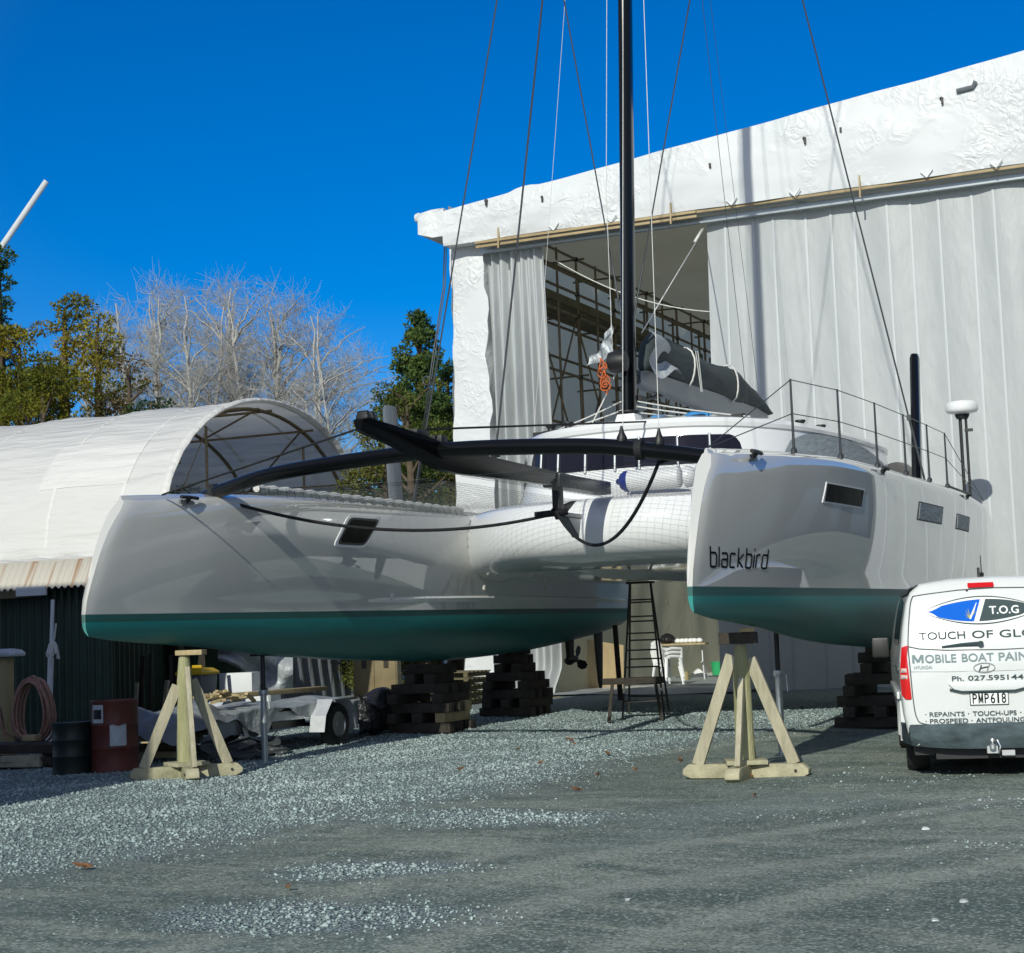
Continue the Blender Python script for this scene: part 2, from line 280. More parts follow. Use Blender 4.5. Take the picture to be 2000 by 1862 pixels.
# ------------------------------------------------------------------ helpers: meshes
class MB:
    def __init__(s): s.v = []; s.f = []; s.mi = []; s.cur = 0
    def add(s, vs, fs):
        o = len(s.v); s.v += [tuple(map(float, p)) for p in vs]; s.f += [tuple(i + o for i in f) for f in fs]; s.mi += [s.cur] * len(fs); return s
    def box(s, c, d, R=None, taper=1.0):
        c = Vector(c); vs = []
        for z in (-.5, .5):
            k = 1 if z < 0 else taper
            for x, y in ((-.5, -.5), (.5, -.5), (.5, .5), (-.5, .5)):
                p = Vector((x * d[0] * k, y * d[1] * k, z * d[2])); p = (R @ p) if R else p; vs.append(c + p)
        return s.add(vs, [(0, 3, 2, 1), (4, 5, 6, 7), (0, 1, 5, 4), (1, 2, 6, 5), (2, 3, 7, 6), (3, 0, 4, 7)])
    def bar(s, a, b, w, h, up=(0, 0, 1)):
        a, b = Vector(a), Vector(b); d = (b - a).normalized(); up = Vector(up)
        x = d.cross(up); x = x.normalized() if x.length > 1e-4 else Vector((1, 0, 0)); y = x.cross(d)
        vs = [p + x * (i * w / 2) + y * (j * h / 2) for p in (a, b) for i, j in ((-1, -1), (1, -1), (1, 1), (-1, 1))]
        return s.add(vs, [(0, 1, 2, 3), (7, 6, 5, 4), (0, 4, 5, 1), (1, 5, 6, 2), (2, 6, 7, 3), (3, 7, 4, 0)])
    def tube(s, pts, r, n=8, cap=True, ell=None):
        pts = [Vector(p) for p in pts]; k = len(pts); rs = r if isinstance(r, (list, tuple)) else [r] * k
        vs = []; ref = None
        for i, p in enumerate(pts):
            d = (pts[min(i + 1, k - 1)] - pts[max(i - 1, 0)]).normalized()
            if ref is None: ref = Vector((0, 0, 1)) if abs(d.z) < .9 else Vector((1, 0, 0))
            x = d.cross(ref).normalized(); y = x.cross(d); ref = y
            e = ell or (1, 1)
            for j in range(n):
                a = 2 * pi * j / n; vs.append(p + x * (rs[i] * cos(a) * e[0]) + y * (rs[i] * sin(a) * e[1]))
        fs = [(i * n + j, i * n + (j + 1) % n, (i + 1) * n + (j + 1) % n, (i + 1) * n + j) for i in range(k - 1) for j in range(n)]
        if cap: fs += [tuple(reversed(range(n))), tuple(range((k - 1) * n, k * n))]
        return s.add(vs, fs)
    def lathe(s, prof, c=(0, 0, 0), n=20, axis='z', caps=True):
        vs = []; c = Vector(c)
        for r, h in prof:
            for j in range(n):
                a = 2 * pi * j / n; p = (r * cos(a), r * sin(a), h)
                if axis == 'x': p = (h, r * cos(a), r * sin(a))
                if axis == 'y': p = (r * sin(a), h, r * cos(a))
                vs.append(c + Vector(p))
        k = len(prof)
        fs = [(i * n + j, i * n + (j + 1) % n, (i + 1) * n + (j + 1) % n, (i + 1) * n + j) for i in range(k - 1) for j in range(n)]
        if caps: fs += [tuple(reversed(range(n))), tuple(range((k - 1) * n, k * n))]
        return s.add(vs, fs)
    def grid(s, fn, nu, nv, flip=False):
        vs = [fn(i / nu, j / nv) for i in range(nu + 1) for j in range(nv + 1)]; w = nv + 1
        fs = [(i * w + j, (i + 1) * w + j, (i + 1) * w + j + 1, i * w + j + 1) for i in range(nu) for j in range(nv)]
        if flip: fs = [tuple(reversed(f)) for f in fs]
        return s.add(vs, fs)
    def loft(s, rings, closed=True, caps=True):
        n = len(rings[0]); vs = [p for r in rings for p in r]
        fs = [(i * n + j, i * n + (j + 1) % n, (i + 1) * n + (j + 1) % n, (i + 1) * n + j) for i in range(len(rings) - 1) for j in range(n if closed else n - 1)]
        if caps: fs += [tuple(reversed(range(n))), tuple(range((len(rings) - 1) * n, len(rings) * n))]
        return s.add(vs, fs)
    def prism(s, poly, off):
        """poly: list of 3D points (planar outline); off: extrusion vector"""
        n = len(poly); off = Vector(off); a = [Vector(p) for p in poly]; b = [p + off for p in a]
        return s.add(a + b, [tuple(range(n)), tuple(reversed(range(n, 2 * n)))] + [(j, j + n, (j + 1) % n + n, (j + 1) % n) for j in range(n)])

ORI = {}
def _mesh(name, mb, mats, shift, smooth_, bevel=0.0):
    me = bpy.data.meshes.new(name)
    sh = shift or Vector((0, 0, 0))
    me.from_pydata([(a - sh.x, b - sh.y, c - sh.z) for a, b, c in mb.v], [], mb.f)
    ms = mats if isinstance(mats, (list, tuple)) else [mats]
    for x in ms: me.materials.append(MT[x] if isinstance(x, str) else x)
    if len(ms) > 1: me.polygons.foreach_set('material_index', mb.mi)
    bm = bmesh.new(); bm.from_mesh(me)
    if bevel: bmesh.ops.bevel(bm, geom=[e for e in bm.edges if len(e.link_faces) == 2 and e.calc_face_angle(0) > .6], offset=bevel, segments=2, affect='EDGES', profile=.6)
    if smooth_ != 'raw': bmesh.ops.recalc_face_normals(bm, faces=bm.faces)
    bm.to_mesh(me); bm.free()
    if smooth_:
        me.polygons.foreach_set('use_smooth', [True] * len(me.polygons))
        if smooth_ is not True and smooth_ != 'raw': me.set_sharp_from_angle(angle=radians(smooth_))
    me.update(); return me
def thing(name, label, cat, loc=(0, 0, 0), rz=0, group=None):
    o = bpy.data.objects.new(name, None); COL.objects.link(o); o.location = loc; o.rotation_euler = (0, 0, rz); o.empty_display_size = .2
    o['label'] = label; o['category'] = cat
    if group: o['group'] = group
    ORI[o.name] = Vector(loc) if rz == 0 else Vector((0, 0, 0)); return o
def part(name, mb, mat, parent, smooth_=35, bevel=0.0, label=None):
    """verts in world space for unrotated things, in the thing's own space for rotated ones"""
    sh = ORI.get(parent.name, Vector((0, 0, 0))); o = bpy.data.objects.new(name, _mesh(name, mb, mat, sh, smooth_, bevel)); COL.objects.link(o); o.parent = parent
    ORI[o.name] = sh
    if label: o['label'] = label
    return o
def single(name, mb, mat, label, cat, loc=(0, 0, 0), group=None, smooth_=35, bevel=0.0, kind=None):
    sh = Vector(loc); o = bpy.data.objects.new(name, _mesh(name, mb, mat, sh, smooth_, bevel)); COL.objects.link(o); o.location = loc; ORI[o.name] = sh
    if label: o['label'] = label
    if cat: o['category'] = cat
    if group: o['group'] = group
    if kind: o['kind'] = kind
    return o
def dup(root, loc, rz=0, label=None, group=None, scale=None):
    def cp(o, par):
        c = o.copy(); COL.objects.link(c)
        if par: c.parent = par
        for ch in [x for x in bpy.data.objects if x.parent == o and x.name != c.name]: cp(ch, c)
        return c
    r = cp(root, None); r.location = loc; r.rotation_euler = (0, 0, rz)
    if scale: r.scale = scale
    if label: r['label'] = label
    if group: r['group'] = group
    return r
def catmull(pts, k=8):
    P = [Vector(p) for p in pts]; out = []
    for i in range(len(P) - 1):
        p0, p1, p2, p3 = P[max(i - 1, 0)], P[i], P[i + 1], P[min(i + 2, len(P) - 1)]
        for j in range(k):
            t = j / k; out.append(.5 * ((2 * p1) + (p2 - p0) * t + (2 * p0 - 5 * p1 + 4 * p2 - p3) * t * t + (3 * p1 - p0 - 3 * p2 + p3) * t ** 3))
    out.append(P[-1]); return out
def sag(a, b, d, n=14):
    a, b = Vector(a), Vector(b); return [a.lerp(b, i / n) + Vector((0, 0, -d * 4 * (i / n) * (1 - i / n))) for i in range(n + 1)]
class Curve1:
    """smooth monotone table lookup"""
    def __init__(s, xs, ys):
        s.x = np.array(xs, float); s.y = np.array(ys, float); d = np.diff(s.y) / np.diff(s.x); m_ = np.zeros(len(xs)); m_[1:-1] = np.where(d[:-1] * d[1:] > 0, 2 * d[:-1] * d[1:] / (d[:-1] + d[1:] + 1e-12), 0); m_[0] = d[0]; m_[-1] = d[-1]; s.m = m_
    def __call__(s, t):
        t = min(max(t, s.x[0]), s.x[-1]); i = min(max(int(np.searchsorted(s.x, t)) - 1, 0), len(s.x) - 2); h = s.x[i + 1] - s.x[i]; u = (t - s.x[i]) / h
        return float((2*u**3 - 3*u*u + 1) * s.y[i] + (u**3 - 2*u*u + u) * h * s.m[i] + (-2*u**3 + 3*u*u) * s.y[i+1] + (u**3 - u*u) * h * s.m[i+1])
def text_mesh(body, size=1.0, wide=1.0, bold=0.0, space=1.0):
    cu = bpy.data.curves.new('letters', 'FONT'); cu.body = body; cu.size = size; cu.offset = bold; cu.space_character = space; cu.resolution_u = 4
    ob = bpy.data.objects.new('letters', cu); COL.objects.link(ob)
    dg = bpy.context.evaluated_depsgraph_get(); dg.update(); me = bpy.data.meshes.new_from_object(ob.evaluated_get(dg))
    vs = [(v.co.x * wide, v.co.y) for v in me.vertices]; fs = [tuple(p.vertices) for p in me.polygons]
    bpy.data.objects.remove(ob); bpy.data.curves.remove(cu); bpy.data.meshes.remove(me)
    x0 = min(v[0] for v in vs); return [(x - x0, y) for x, y in vs], fs

# ================================================================== THE GROUND
def axis_pts(lo, hi, step, far):
    a = list(np.arange(lo, hi + 1e-6, step)); d = step; x = hi; r = []
    while x < far: d *= 1.35; x += d; r.append(x)
    d = step; x = lo; l = []
    while x > -far: d *= 1.35; x -= d; l.append(x)
    return l[::-1] + a + r
gx = axis_pts(-12, 14, .2, 900); gy = axis_pts(-15, 26, .2, 900)
BND = [(-6, .34), (-4.2, .66), (-2.2, .82), (.3, 1.43), (2.9, 1.25), (5, 1.05), (7.2, 1.6), (9, 2.4), (12, 3), (25, 3)]
def gravel_val(x, y):
    b = float(np.interp(y, [p[0] for p in BND], [p[1] for p in BND])); d = b - x
    v = .5 + max(-.5, min(.5, d * .38))
    for (px, py, rx, ry, k) in ((2.2, -2.0, 1.35, .66, .95), (2.75, -4.95, .8, .55, .88), (3.35, -6.7, 1.15, .62, .92), (3.0, -1.5, .5, .4, .5), (4.9, 1.6, 1.2, 1.6, .40), (6.2, -.6, 1.7, 1.3, .40), (5.2, -1.6, 1.3, .8, .38), (6.8, -3.2, 1.2, .7, .36)):
        r = ((x - px) / rx) ** 2 + ((y - py) / ry) ** 2; v = max(v, k * math.exp(-r * .8))
    return v
TRK = [[onz(*p) for p in q] for q in (((300, 1862), (560, 1790), (760, 1722), (1000, 1660)), ((800, 1862), (960, 1800), (1150, 1745), (1500, 1690), (2000, 1635)), ((1020, 1700), (1300, 1655), (1700, 1600), (1990, 1560)), ((1180, 1862), (1420, 1790), (1720, 1720), (2050, 1675)), ((900, 1520), (1180, 1480), (1420, 1455), (1560, 1440)))]
def track_val(x, y):
    if not (-3 < x < 14 and -15 < y < 10): return 0.0
    b = 9.0
    for q in TRK:
        for i in range(len(q) - 1):
            ax, ay, bx, by = q[i].x, q[i].y, q[i + 1].x, q[i + 1].y; dx, dy = bx - ax, by - ay; t_ = max(0, min(1, ((x - ax) * dx + (y - ay) * dy) / (dx * dx + dy * dy))); b = min(b, math.hypot(x - ax - t_ * dx, y - ay - t_ * dy))
    return math.exp(-(b / .30) ** 2)
me = bpy.data.meshes.new('ground')
vs = [(x, y, gz(x, y)) for x in gx for y in gy]; w = len(gy)
fs = [(i * w + j, (i + 1) * w + j, (i + 1) * w + j + 1, i * w + j + 1) for i in range(len(gx) - 1) for j in range(w - 1)]
me.from_pydata(vs, [], fs); att = me.attributes.new('gravel', 'FLOAT', 'POINT'); att.data.foreach_set('value', [gravel_val(x, y) for x in gx for y in gy]); att = me.attributes.new('track', 'FLOAT', 'POINT'); att.data.foreach_set('value', [track_val(x, y) for x in gx for y in gy])
me.polygons.foreach_set('use_smooth', [True] * len(me.polygons)); me.materials.append(MT['ground'])
go = bpy.data.objects.new('ground', me); COL.objects.link(go); go['kind'] = 'structure'

def stones_object():
    n = 120000
    X = rng.uniform(-9.5, 9.5, n * 3); Y = rng.uniform(-9.5, 13, n * 3)
    V = np.array([gravel_val(x, y) for x, y in zip(X, Y)])
    nz = np.sin(X * 5.1 + 1.3 * np.sin(Y * 4.3)) * np.sin(Y * 5.7 + 1.1 * np.sin(X * 3.9))
    pr = np.clip((V + nz * .16 - .28) * 2.1, .010, 1)
    keep = rng.random(n * 3) < pr; X, Y = X[keep][:n], Y[keep][:n]; n = len(X)
    base = np.array([(1, 0, 0), (0, 1, 0), (-1, 0, 0), (0, -1, 0), (0, 0, 1), (0, 0, -1)], float)
    r_k = 1
    tri = np.array([(0, 1, 4), (1, 2, 4), (2, 3, 4), (3, 0, 4), (1, 0, 5), (2, 1, 5), (3, 2, 5), (0, 3, 5)])
    r = (rng.gamma(3.0, .0022, n) + .0035) * np.clip(.50 + .75 * V[keep][:n], .5, 1.1)
    sc = np.stack([r * rng.uniform(.8, 1.5, n), r * rng.uniform(.7, 1.3, n), r * rng.uniform(.5, .9, n)], 1)
    a = rng.uniform(0, 2 * pi, n); ca, sa = np.cos(a), np.sin(a)
    b = base[None] * sc[:, None] + rng.normal(0, .2, (n, 6, 3)) * r[:, None, None]
    x = b[..., 0] * ca[:, None] - b[..., 1] * sa[:, None] + X[:, None]; y = b[..., 0] * sa[:, None] + b[..., 1] * ca[:, None] + Y[:, None]
    Z = np.array([gz(p, q) for p, q in zip(X, Y)]); z = b[..., 2] + (Z + sc[:, 2] * .35)[:, None]
    co = np.stack([x, y, z], -1).reshape(-1, 3); F = (tri[None] + (np.arange(n) * 6)[:, None, None]).reshape(-1, 3)
    return co, F
def np_mesh(name, co, F, mat, smooth_=False):
    me = bpy.data.meshes.new(name); k = F.shape[1]
    me.vertices.add(len(co)); me.vertices.foreach_set('co', np.asarray(co, np.float32).ravel())
    me.loops.add(F.size); me.loops.foreach_set('vertex_index', F.astype(np.int32).ravel())
    me.polygons.add(len(F)); me.polygons.foreach_set('loop_start', np.arange(len(F), dtype=np.int32) * k); me.polygons.foreach_set('loop_total', np.full(len(F), k, np.int32))
    if smooth_: me.polygons.foreach_set('use_smooth', np.ones(len(F), bool))
    me.update(calc_edges=True); me.materials.append(mat); return me
gm = crown_mat('loose_stone', (.31, .395, .39), (.50, .60, .585), .85)
co, F = stones_object(); o = bpy.data.objects.new('gravel', np_mesh('gravel', co, F, gm)); COL.objects.link(o); o['kind'] = 'stuff'; o['label'] = 'loose grey crushed stone lying over the yard'

# ================================================================== THE CATAMARAN
HB = 3.53; LOA = 16.3
ZW = 1.947
f_keel = Curve1([0, .4, 2.05, 3.8, 6, 8.8, 11.3, 13.6, 15.7, 16.3], [1.70, 1.645, 1.53, 1.37, 1.25, 1.165, 1.21, 1.34, 1.52, 1.60])
f_sheer = Curve1([0, .6, 2, 5, 11, 13.2, 15.4, 16.3], [3.26, 3.30, 3.38, 3.46, 3.46, 3.42, 3.36, 3.0])
f_stem = Curve1([1.6, 1.70, 1.80, 1.94, 2.41, 2.88, 3.31, 3.5], [.08, -.02, -.09, -.10, .05, .29, .62, .70])
f_bw = Curve1([0, .12, .5, 1, 2, 4, 7, 10, 13, 16.3], [.026, .045, .08, .12, .205, .345, .52, .63, .58, .34])
f_bs = Curve1([0, .12, .5, 1, 2, 4, 7, 10, 13, 16.3], [.05, .10, .17, .25, .39, .57, .70, .755, .69, .36])
def hull_b(s, z):
    """half breadth at distance s from the bow and height z"""
    st = f_stem(z) * max(0, 1 - max(s, 0) / 4.0); sg = max(0, s - st); sn = max(s, 0)
    zk, zs = f_keel(sn), f_sheer(sn); bw, bs = f_bw(sg), f_bs(sg)
    if z >= ZW: u = min(1, (z - ZW) / (zs - ZW)); return bw + (bs - bw) * (1 - (1 - u) ** 1.9)
    v = max(0, (z - zk) / (ZW - zk)); return bw * (1 - (1 - v) ** 2.3) ** .62
def hull_mesh():
    mb = MB(); ns = 90; rings = []
    vb = [0, .04, .12, .24, .4, .58, .76, .9, 1.0]; vt = [.12, .24, .36, .48, .6, .72, .82, .9]
    for j in range(ns + 1):
        tau = j / ns; sn = LOA * (tau ** 1.5 if tau < .999 else 1)
        zk, zs = f_keel(sn), f_sheer(sn)
        half = []
        zl = [zk + (ZW - zk) * v for v in vb] + [ZW + (zs - ZW) * v for v in vt]
        for z in zl:
            st = f_stem(z) * max(0, 1 - sn / 4.0); s = sn + st; half.append((hull_b(s, z), s, z))
        st = f_stem(zs) * max(0, 1 - sn / 4.0); s = sn + st; b = f_bs(sn); rr = min(.10, b * .55)
        for a in (10, 30, 50, 70, 90): half.append((b - rr + rr * cos(radians(a)), s, zs - rr + rr * sin(radians(a))))
        for q in (.66, .33): half.append(((b - rr) * q, s, zs + .05 * (1 - q * q)))
        c = (0, s, zs + .05)
        ring = half + [c] + [(-x, y, z) for x, y, z in reversed(half[1:])]
        ring = ring[:]; rings.append(ring)
    n = len(rings[0]); mb.loft(rings, True, True)
    return mb
CAT = thing('catamaran', 'big white sailing catamaran with teal green bottom, black mast and black crossbeam, propped ashore', 'catamaran', (0, 8, 0))
hulls = []
hm = hull_mesh()
for sg in (-1, 1):
    h = MB(); h.add([(x + sg * HB, y, z) for x, y, z in hm.v], hm.f); hulls.append(part('hull', h, 'hull', CAT, smooth_=50, label='left hull in the photo, lying partly in shade' if sg < 0 else 'right hull in the photo, with the name blackbird on its bow'))
LH, RH = hulls
def on_hull(cx, sg, s, z, off): return Vector((cx + sg * (hull_b(s, z) + off), s, z))
def hull_patch(cx, sg, poly, off, sub=5):
    mb = MB(); P = []
    for i, (a, b) in enumerate(poly):
        c, d = poly[(i + 1) % len(poly)]
        for k in range(sub): P.append((a + (c - a) * k / sub, b + (d - b) * k / sub))
    n = len(P); cs = sum(p[0] for p in P) / n; cz = sum(p[1] for p in P) / n
    rings = []
    vs = [on_hull(cx, sg, p[0], p[1], -.01) for p in P] + [on_hull(cx, sg, p[0], p[1], off) for p in P]
    for q in (.75, .5, .25): vs += [on_hull(cx, sg, cs + (p[0] - cs) * q, cz + (p[1] - cz) * q, off) for p in P]
    vs.append(on_hull(cx, sg, cs, cz, off)); fs = []
    for r in range(4): fs += [(r * n + i, r * n + (i + 1) % n, (r + 1) * n + (i + 1) % n, (r + 1) * n + i) for i in range(n)]
    fs += [(4 * n + i, 4 * n + (i + 1) % n, 5 * n) for i in range(n)]
    return mb.add(vs, fs)
def roundpoly(poly, r=.06, k=4):
    out = []
    n = len(poly)
    for i in range(n):
        p = Vector(poly[i]); a = Vector(poly[i - 1]); b = Vector(poly[(i + 1) % n]); da = (a - p); db = (b - p); ra = min(r, da.length * .45, db.length * .45)
        A = p + da.normalized() * ra; B = p + db.normalized() * ra
        for j in range(k + 1): t = j / k; q = A * (1 - t) ** 2 + p * 2 * t * (1 - t) + B * t * t; out.append((q.x, q.y))
    return out
# escape hatch on the inner face of the left hull
hp = [(4.42, 2.80), (5.22, 2.80), (5.66, 3.25), (4.76, 3.25)]
f1 = part('escape_hatch', hull_patch(-HB, 1, roundpoly(hp, .12), .012, 2), 'white', LH)
cx_, cz_ = 5.02, 3.03
hp2 = [(cx_ + (a - cx_) * .86, cz_ + (b - cz_) * .84) for a, b in hp]; hp3 = [(cx_ + (a - cx_) * .74, cz_ + (b - cz_) * .70) for a, b in hp]
part('hatch_rim', hull_patch(-HB, 1, roundpoly(hp2, .10), .018, 2), 'blackmatt', f1)
part('hatch_pane', hull_patch(-HB, 1, roundpoly(hp3, .08), .024, 2), 'portglass', f1)
for (a, b) in ((6.1, 2.15), (8.9, 2.28), (11.3, 2.28)):
    mb = MB(); p = on_hull(-HB, 1, a, b, 0); mb.lathe([(.0, -.01), (.045, -.01), (.045, .012), (.03, .02), (.01, .02)], p, 12, 'x'); part('skin_fitting', mb, 'whiterope', LH)
# chine moulding low on the topsides
for cx, sg, par in ((-HB, 1, LH), (HB, -1, RH)):
    mb = MB(); L_ = []
    for i in range(40):
        s = 5.5 + i * (15.9 - 5.5) / 39; z = 2.10 + .03 * sin(i / 39 * pi); k = .028 * smooth(i / 8); 
        L_.append([on_hull(cx, sg, s, z + .035, -.004), on_hull(cx, sg, s, z, k), on_hull(cx, sg, s, z - .03, k * .8), on_hull(cx, sg, s, z - .06, -.004)])
    mb.loft(L_, False, False); part('chine_strip', mb, 'white', par)
# portlights on the outer face of the right hull and mirrored on the left hull's outer face
for k, (a, b, z0, z1, m_) in enumerate(((3.28, 4.75, 2.90, 3.10, 'portglass'), (7.55, 9.1, 2.88, 3.10, 'cover_and_reflection'), (10.2, 11.4, 2.86, 3.06, 'cover_and_reflection'))):  # aft two panes: the reflection in the glass is painted in as grey
    for cx, sg, par in ((HB, 1, RH), (-HB, -1, LH)):
        fr = part('portlight', hull_patch(cx, sg, [(a - .06, z0 - .018), (b - .06, z0 - .018), (b + .06, z1 + .018), (a + .06, z1 + .018)], .008), 'white' if k == 0 else 'blackmatt', par)
        part('pane', hull_patch(cx, sg, [(a, z0), (b - .08, z0), (b, z1), (a + .08, z1)], .014), m_ if k == 0 else 'cover_and_reflection', fr)
# hull name
STROKE = {'b': [[(0, 1.45), (0, 0)], [(0, .12), (.12, 0), (.62, 0), (.74, .12), (.74, .88), (.62, 1), (.12, 1), (0, .88)]],
          'l': [[(0, 1.45), (0, 0)]], 'i': [[(0, 1), (0, 0)], [(0, 1.28), (0, 1.45)]],
          'a': [[(.02, .92), (.10, 1), (.62, 1), (.72, .9), (.72, 0)], [(.72, .55), (.1, .55), (0, .45), (0, .1), (.1, 0), (.72, 0)]],
          'c': [[(.68, .98), (.62, 1), (.12, 1), (0, .88), (0, .12), (.12, 0), (.62, 0), (.68, .02)]],
          'k': [[(0, 1.45), (0, 0)], [(.68, 1), (.06, .5), (.70, 0)]],
          'r': [[(0, 1), (0, 0)], [(0, .8), (.2, 1), (.48, 1)]],
          'd': [[(.74, 1.45), (.74, 0)], [(.74, .12), (.62, 0), (.12, 0), (0, .12), (0, .88), (.12, 1), (.62, 1), (.74, .88)]]}
STROKE['b'][1].append((0, .12)); STROKE['d'][1].append((.74, .12))
ADV = {'l': 0, 'i': 0, 'r': .48}
def hull_name(word, s0, s1, z0, h):
    mb = MB(); x = 0; lay = []
    for ch in word: lay.append((ch, x)); x += ADV.get(ch, .73) + .34
    tot = x - .34; k = (s1 - s0) / tot; lw = .155
    for ch, x0 in lay:
        for st in STROKE[ch]:
            P = [Vector((x0 + a, b)) for a, b in st]
            Q = []
            for i in range(len(P) - 1):
                for j in range(3): Q.append(P[i].lerp(P[i + 1], j / 3))
            Q.append(P[-1]); vs = []
            for i, p in enumerate(Q):
                d = (Q[min(i + 1, len(Q) - 1)] - Q[max(i - 1, 0)]).normalized(); nrm = Vector((-d.y, d.x))
                vw = Vector((1 / (k / (h)), 1)) if False else Vector((1, 1))
                for sg in (-1, 1):
                    q = p + nrm * sg * lw / 2
                    vs.append(on_hull(HB, 1, s0 + q.x * k, z0 + q.y * h, .004 + .0008 * (STROKE[ch].index(st))))
            mb.add(vs, [(2 * i, 2 * i + 1, 2 * i + 3, 2 * i + 2) for i in range(len(Q) - 1)])
    return mb
part('name_lettering', hull_name('blackbird', .28, 1.72, 2.135, .135), 'inkblack', RH, label='black lettering that reads blackbird')
# deck cleats
for cx, sg, par, L_ in ((HB, 1, RH, (1.35, 5.6, 11.2)), (-HB, 1, LH, (1.5, 11.5))):
    for s in L_:
        z = f_sheer(s) - .09; p = on_hull(cx, sg, s, z, .0); mb = MB(); mb.box(p + Vector((sg * .0, 0, 0)), (.03, .26, .05)); mb.cur = 1; mb.tube([p + Vector((sg * .05, -.17, .05)), p + Vector((sg * .055, 0, .055)), p + Vector((sg * .05, .17, .05))], .022, 8); mb.tube([p + Vector((0, 0, 0)), p + Vector((sg * .055, 0, .055))], .03, 8)
        part('cleat', mb, ['boomgrey', 'blackmatt'], par)

# ---- bridge deck with its rolled front
def s_front(x): return 6.7 + 1.75 * (abs(x) / 2.95) ** 2.4
prof = [(1.05, 2.46), (.55, 2.52), (.22, 2.62), (.05, 2.78), (0, 2.98), (.03, 3.18), (.12, 3.34), (.28, 3.42), (.6, 3.46)]
prof = [(p.x, p.z) for p in catmull([(a, 0, b) for a, b in prof], 4)]
mb = MB(); xs = np.linspace(-3.05, 3.05, 41); rows = []
for x in xs:
    c = smooth((abs(x) - 1.6) / 1.5) * .22
    rows.append([(x, 15.6, 2.5 - c * .4), (x, 12, 2.46 - c * .3)] + [(x, s_front(x) + a, b - c * .5 * (1 - (b - 2.46))) for a, b in prof] + [(x, 9.5, 3.47), (x, 15.6, 3.4)])
mb.loft([[Vector(p) for p in r] for r in rows], True, True)
BD = part('bridge_deck', mb, 'white', CAT, smooth_=55)
for x0 in (-1.15, 1.15):        # two stringers under the tunnel
    mb = MB(); mb.loft([[(x0 + a * k, s, 2.5 - b * k) for a, b in ((-.35, 0), (-.2, .16), (.2, .16), (.35, 0))] for s, k in ((8.2, .05), (9.2, 1), (15, 1))], True, True); part('tunnel_stringer', mb, 'white', BD)

# ---- coachroof
half = catmull([(0, 7.72, 0), (1.0, 7.86, 0), (1.7, 8.32, 0), (2.22, 9.2, 0), (2.52, 10.6, 0), (2.62, 12.2, 0), (2.6, 13.8, 0), (1.95, 14.7, 0), (0, 14.9, 0)], 10)
outl = [(p.x, p.y) for p in half] + [(-p.x, p.y) for p in reversed(half[1:-1])]
CC = (0, 11.2)
def ring(k, z, zs=0): return [Vector((x * k, CC[1] + (y - CC[1]) * k, z + zs * (1 - (x / 2.55) ** 2) - .05 * max(0, y - 13.2) ** 2)) for x, y in outl]
mb = MB(); mb.loft([ring(1.06, 3.40), ring(1.03, 3.62), ring(1.0, 3.86), ring(.985, 4.33, .03), ring(.98, 4.38, .05), ring(.992, 4.39, .06), ring(.995, 4.44, .07), ring(.98, 4.50, .08), ring(.9, 4.55, .09), ring(.7, 4.585, .09), ring(.4, 4.60, .09), ring(.1, 4.605, .09)], True, True)
CR = part('coachroof', mb, 'white', CAT, smooth_=40)
def wall_pt(i, t, off):
    """point on the cabin wall at outline index i (float over half outline, sign = side), t 0..1 up the window band"""
    sg = 1 if i >= 0 else -1; a = min(abs(i), len(half) - 1.001); k = int(a); p = half[k].lerp(half[k + 1], a - k); d = (half[k + 1] - half[k]).normalized(); nrm = Vector((d.y, -d.x, 0))
    sc = 1.0 + (.985 - 1.0) * t; z = 3.86 + t * .46 + .03 * t * (1 - (p.x / 2.55) ** 2) - .05 * max(0, p.y - 13.2) ** 2
    q = Vector((p.x * sc, CC[1] + (p.y - CC[1]) * sc, z)) + nrm * off
    return Vector((q.x * sg, q.y, q.z))
def pane(i0, i1, t0=.06, t1=.92, off=.012, r0=0, r1=0):
    mb = MB(); n = 10
    def pt(u, v):
        i = i0 + (i1 - i0) * u; tt = t0 + (t1 - t0) * v
        if r1 and u > 1 - r1: q = (u - 1 + r1) / r1; h = (1 - sqrt(max(0, 1 - q * q))) * .8; tt = t0 + (t1 - t0) * (v * (1 - h) )
        if r0 and u < r0: q = (r0 - u) / r0; h = (1 - sqrt(max(0, 1 - q * q))) * .8; tt = t0 + (t1 - t0) * (v * (1 - h))
        return wall_pt(i, tt, off)
    mb.grid(lambda u, v: pt(u, v), n, 4)
    return mb
fw_ = [-21.5, -16.2, -11.2, -6.4, -1.9, 3.0, 8.0, 13.0, 19.4]
for k in range(len(fw_) - 1):
    a, b = fw_[k] + .18, fw_[k + 1] - .18
    part('cabin_window', pane(a, b, r1=.45 if k == len(fw_) - 2 else 0, r0=.45 if k == 0 else 0), 'glass', CR, smooth_=60)
for k in fw_[1:-1]:
    for dx in (-.16, .16): pass
    mb = MB(); mb.tube([wall_pt(k, -.02, .03), wall_pt(k, .96, .03)], .020, 8); part('window_pillar', mb, 'alu', CR)
for sg in (1, -1):
    part('side_window_cover', pane(sg * 25, sg * 58, -.4, 1.12, .03, r0=.30, r1=.5), 'cover_and_reflection', CR, smooth_=60)
# mast step, hatches, winches, blocks
mb = MB(); mb.box((0, 8.05, 4.63), (.34, .40, .14), taper=.8); part('mast_step', mb, 'white', CR, bevel=.015)
for (x, y) in ((1.35, 9.2), (1.9, 10.6), (2.0, 11.5), (-1.1, 8.35), (-1.45, 8.5)):
    mb = MB(); z = 4.54; mb.lathe([(.09, 0), (.09, .03), (.06, .05), (.055, .11), (.085, .15), (.08, .17), (.02, .175)], (x, y, z), 14); part('winch', mb, 'blackmatt', CR)
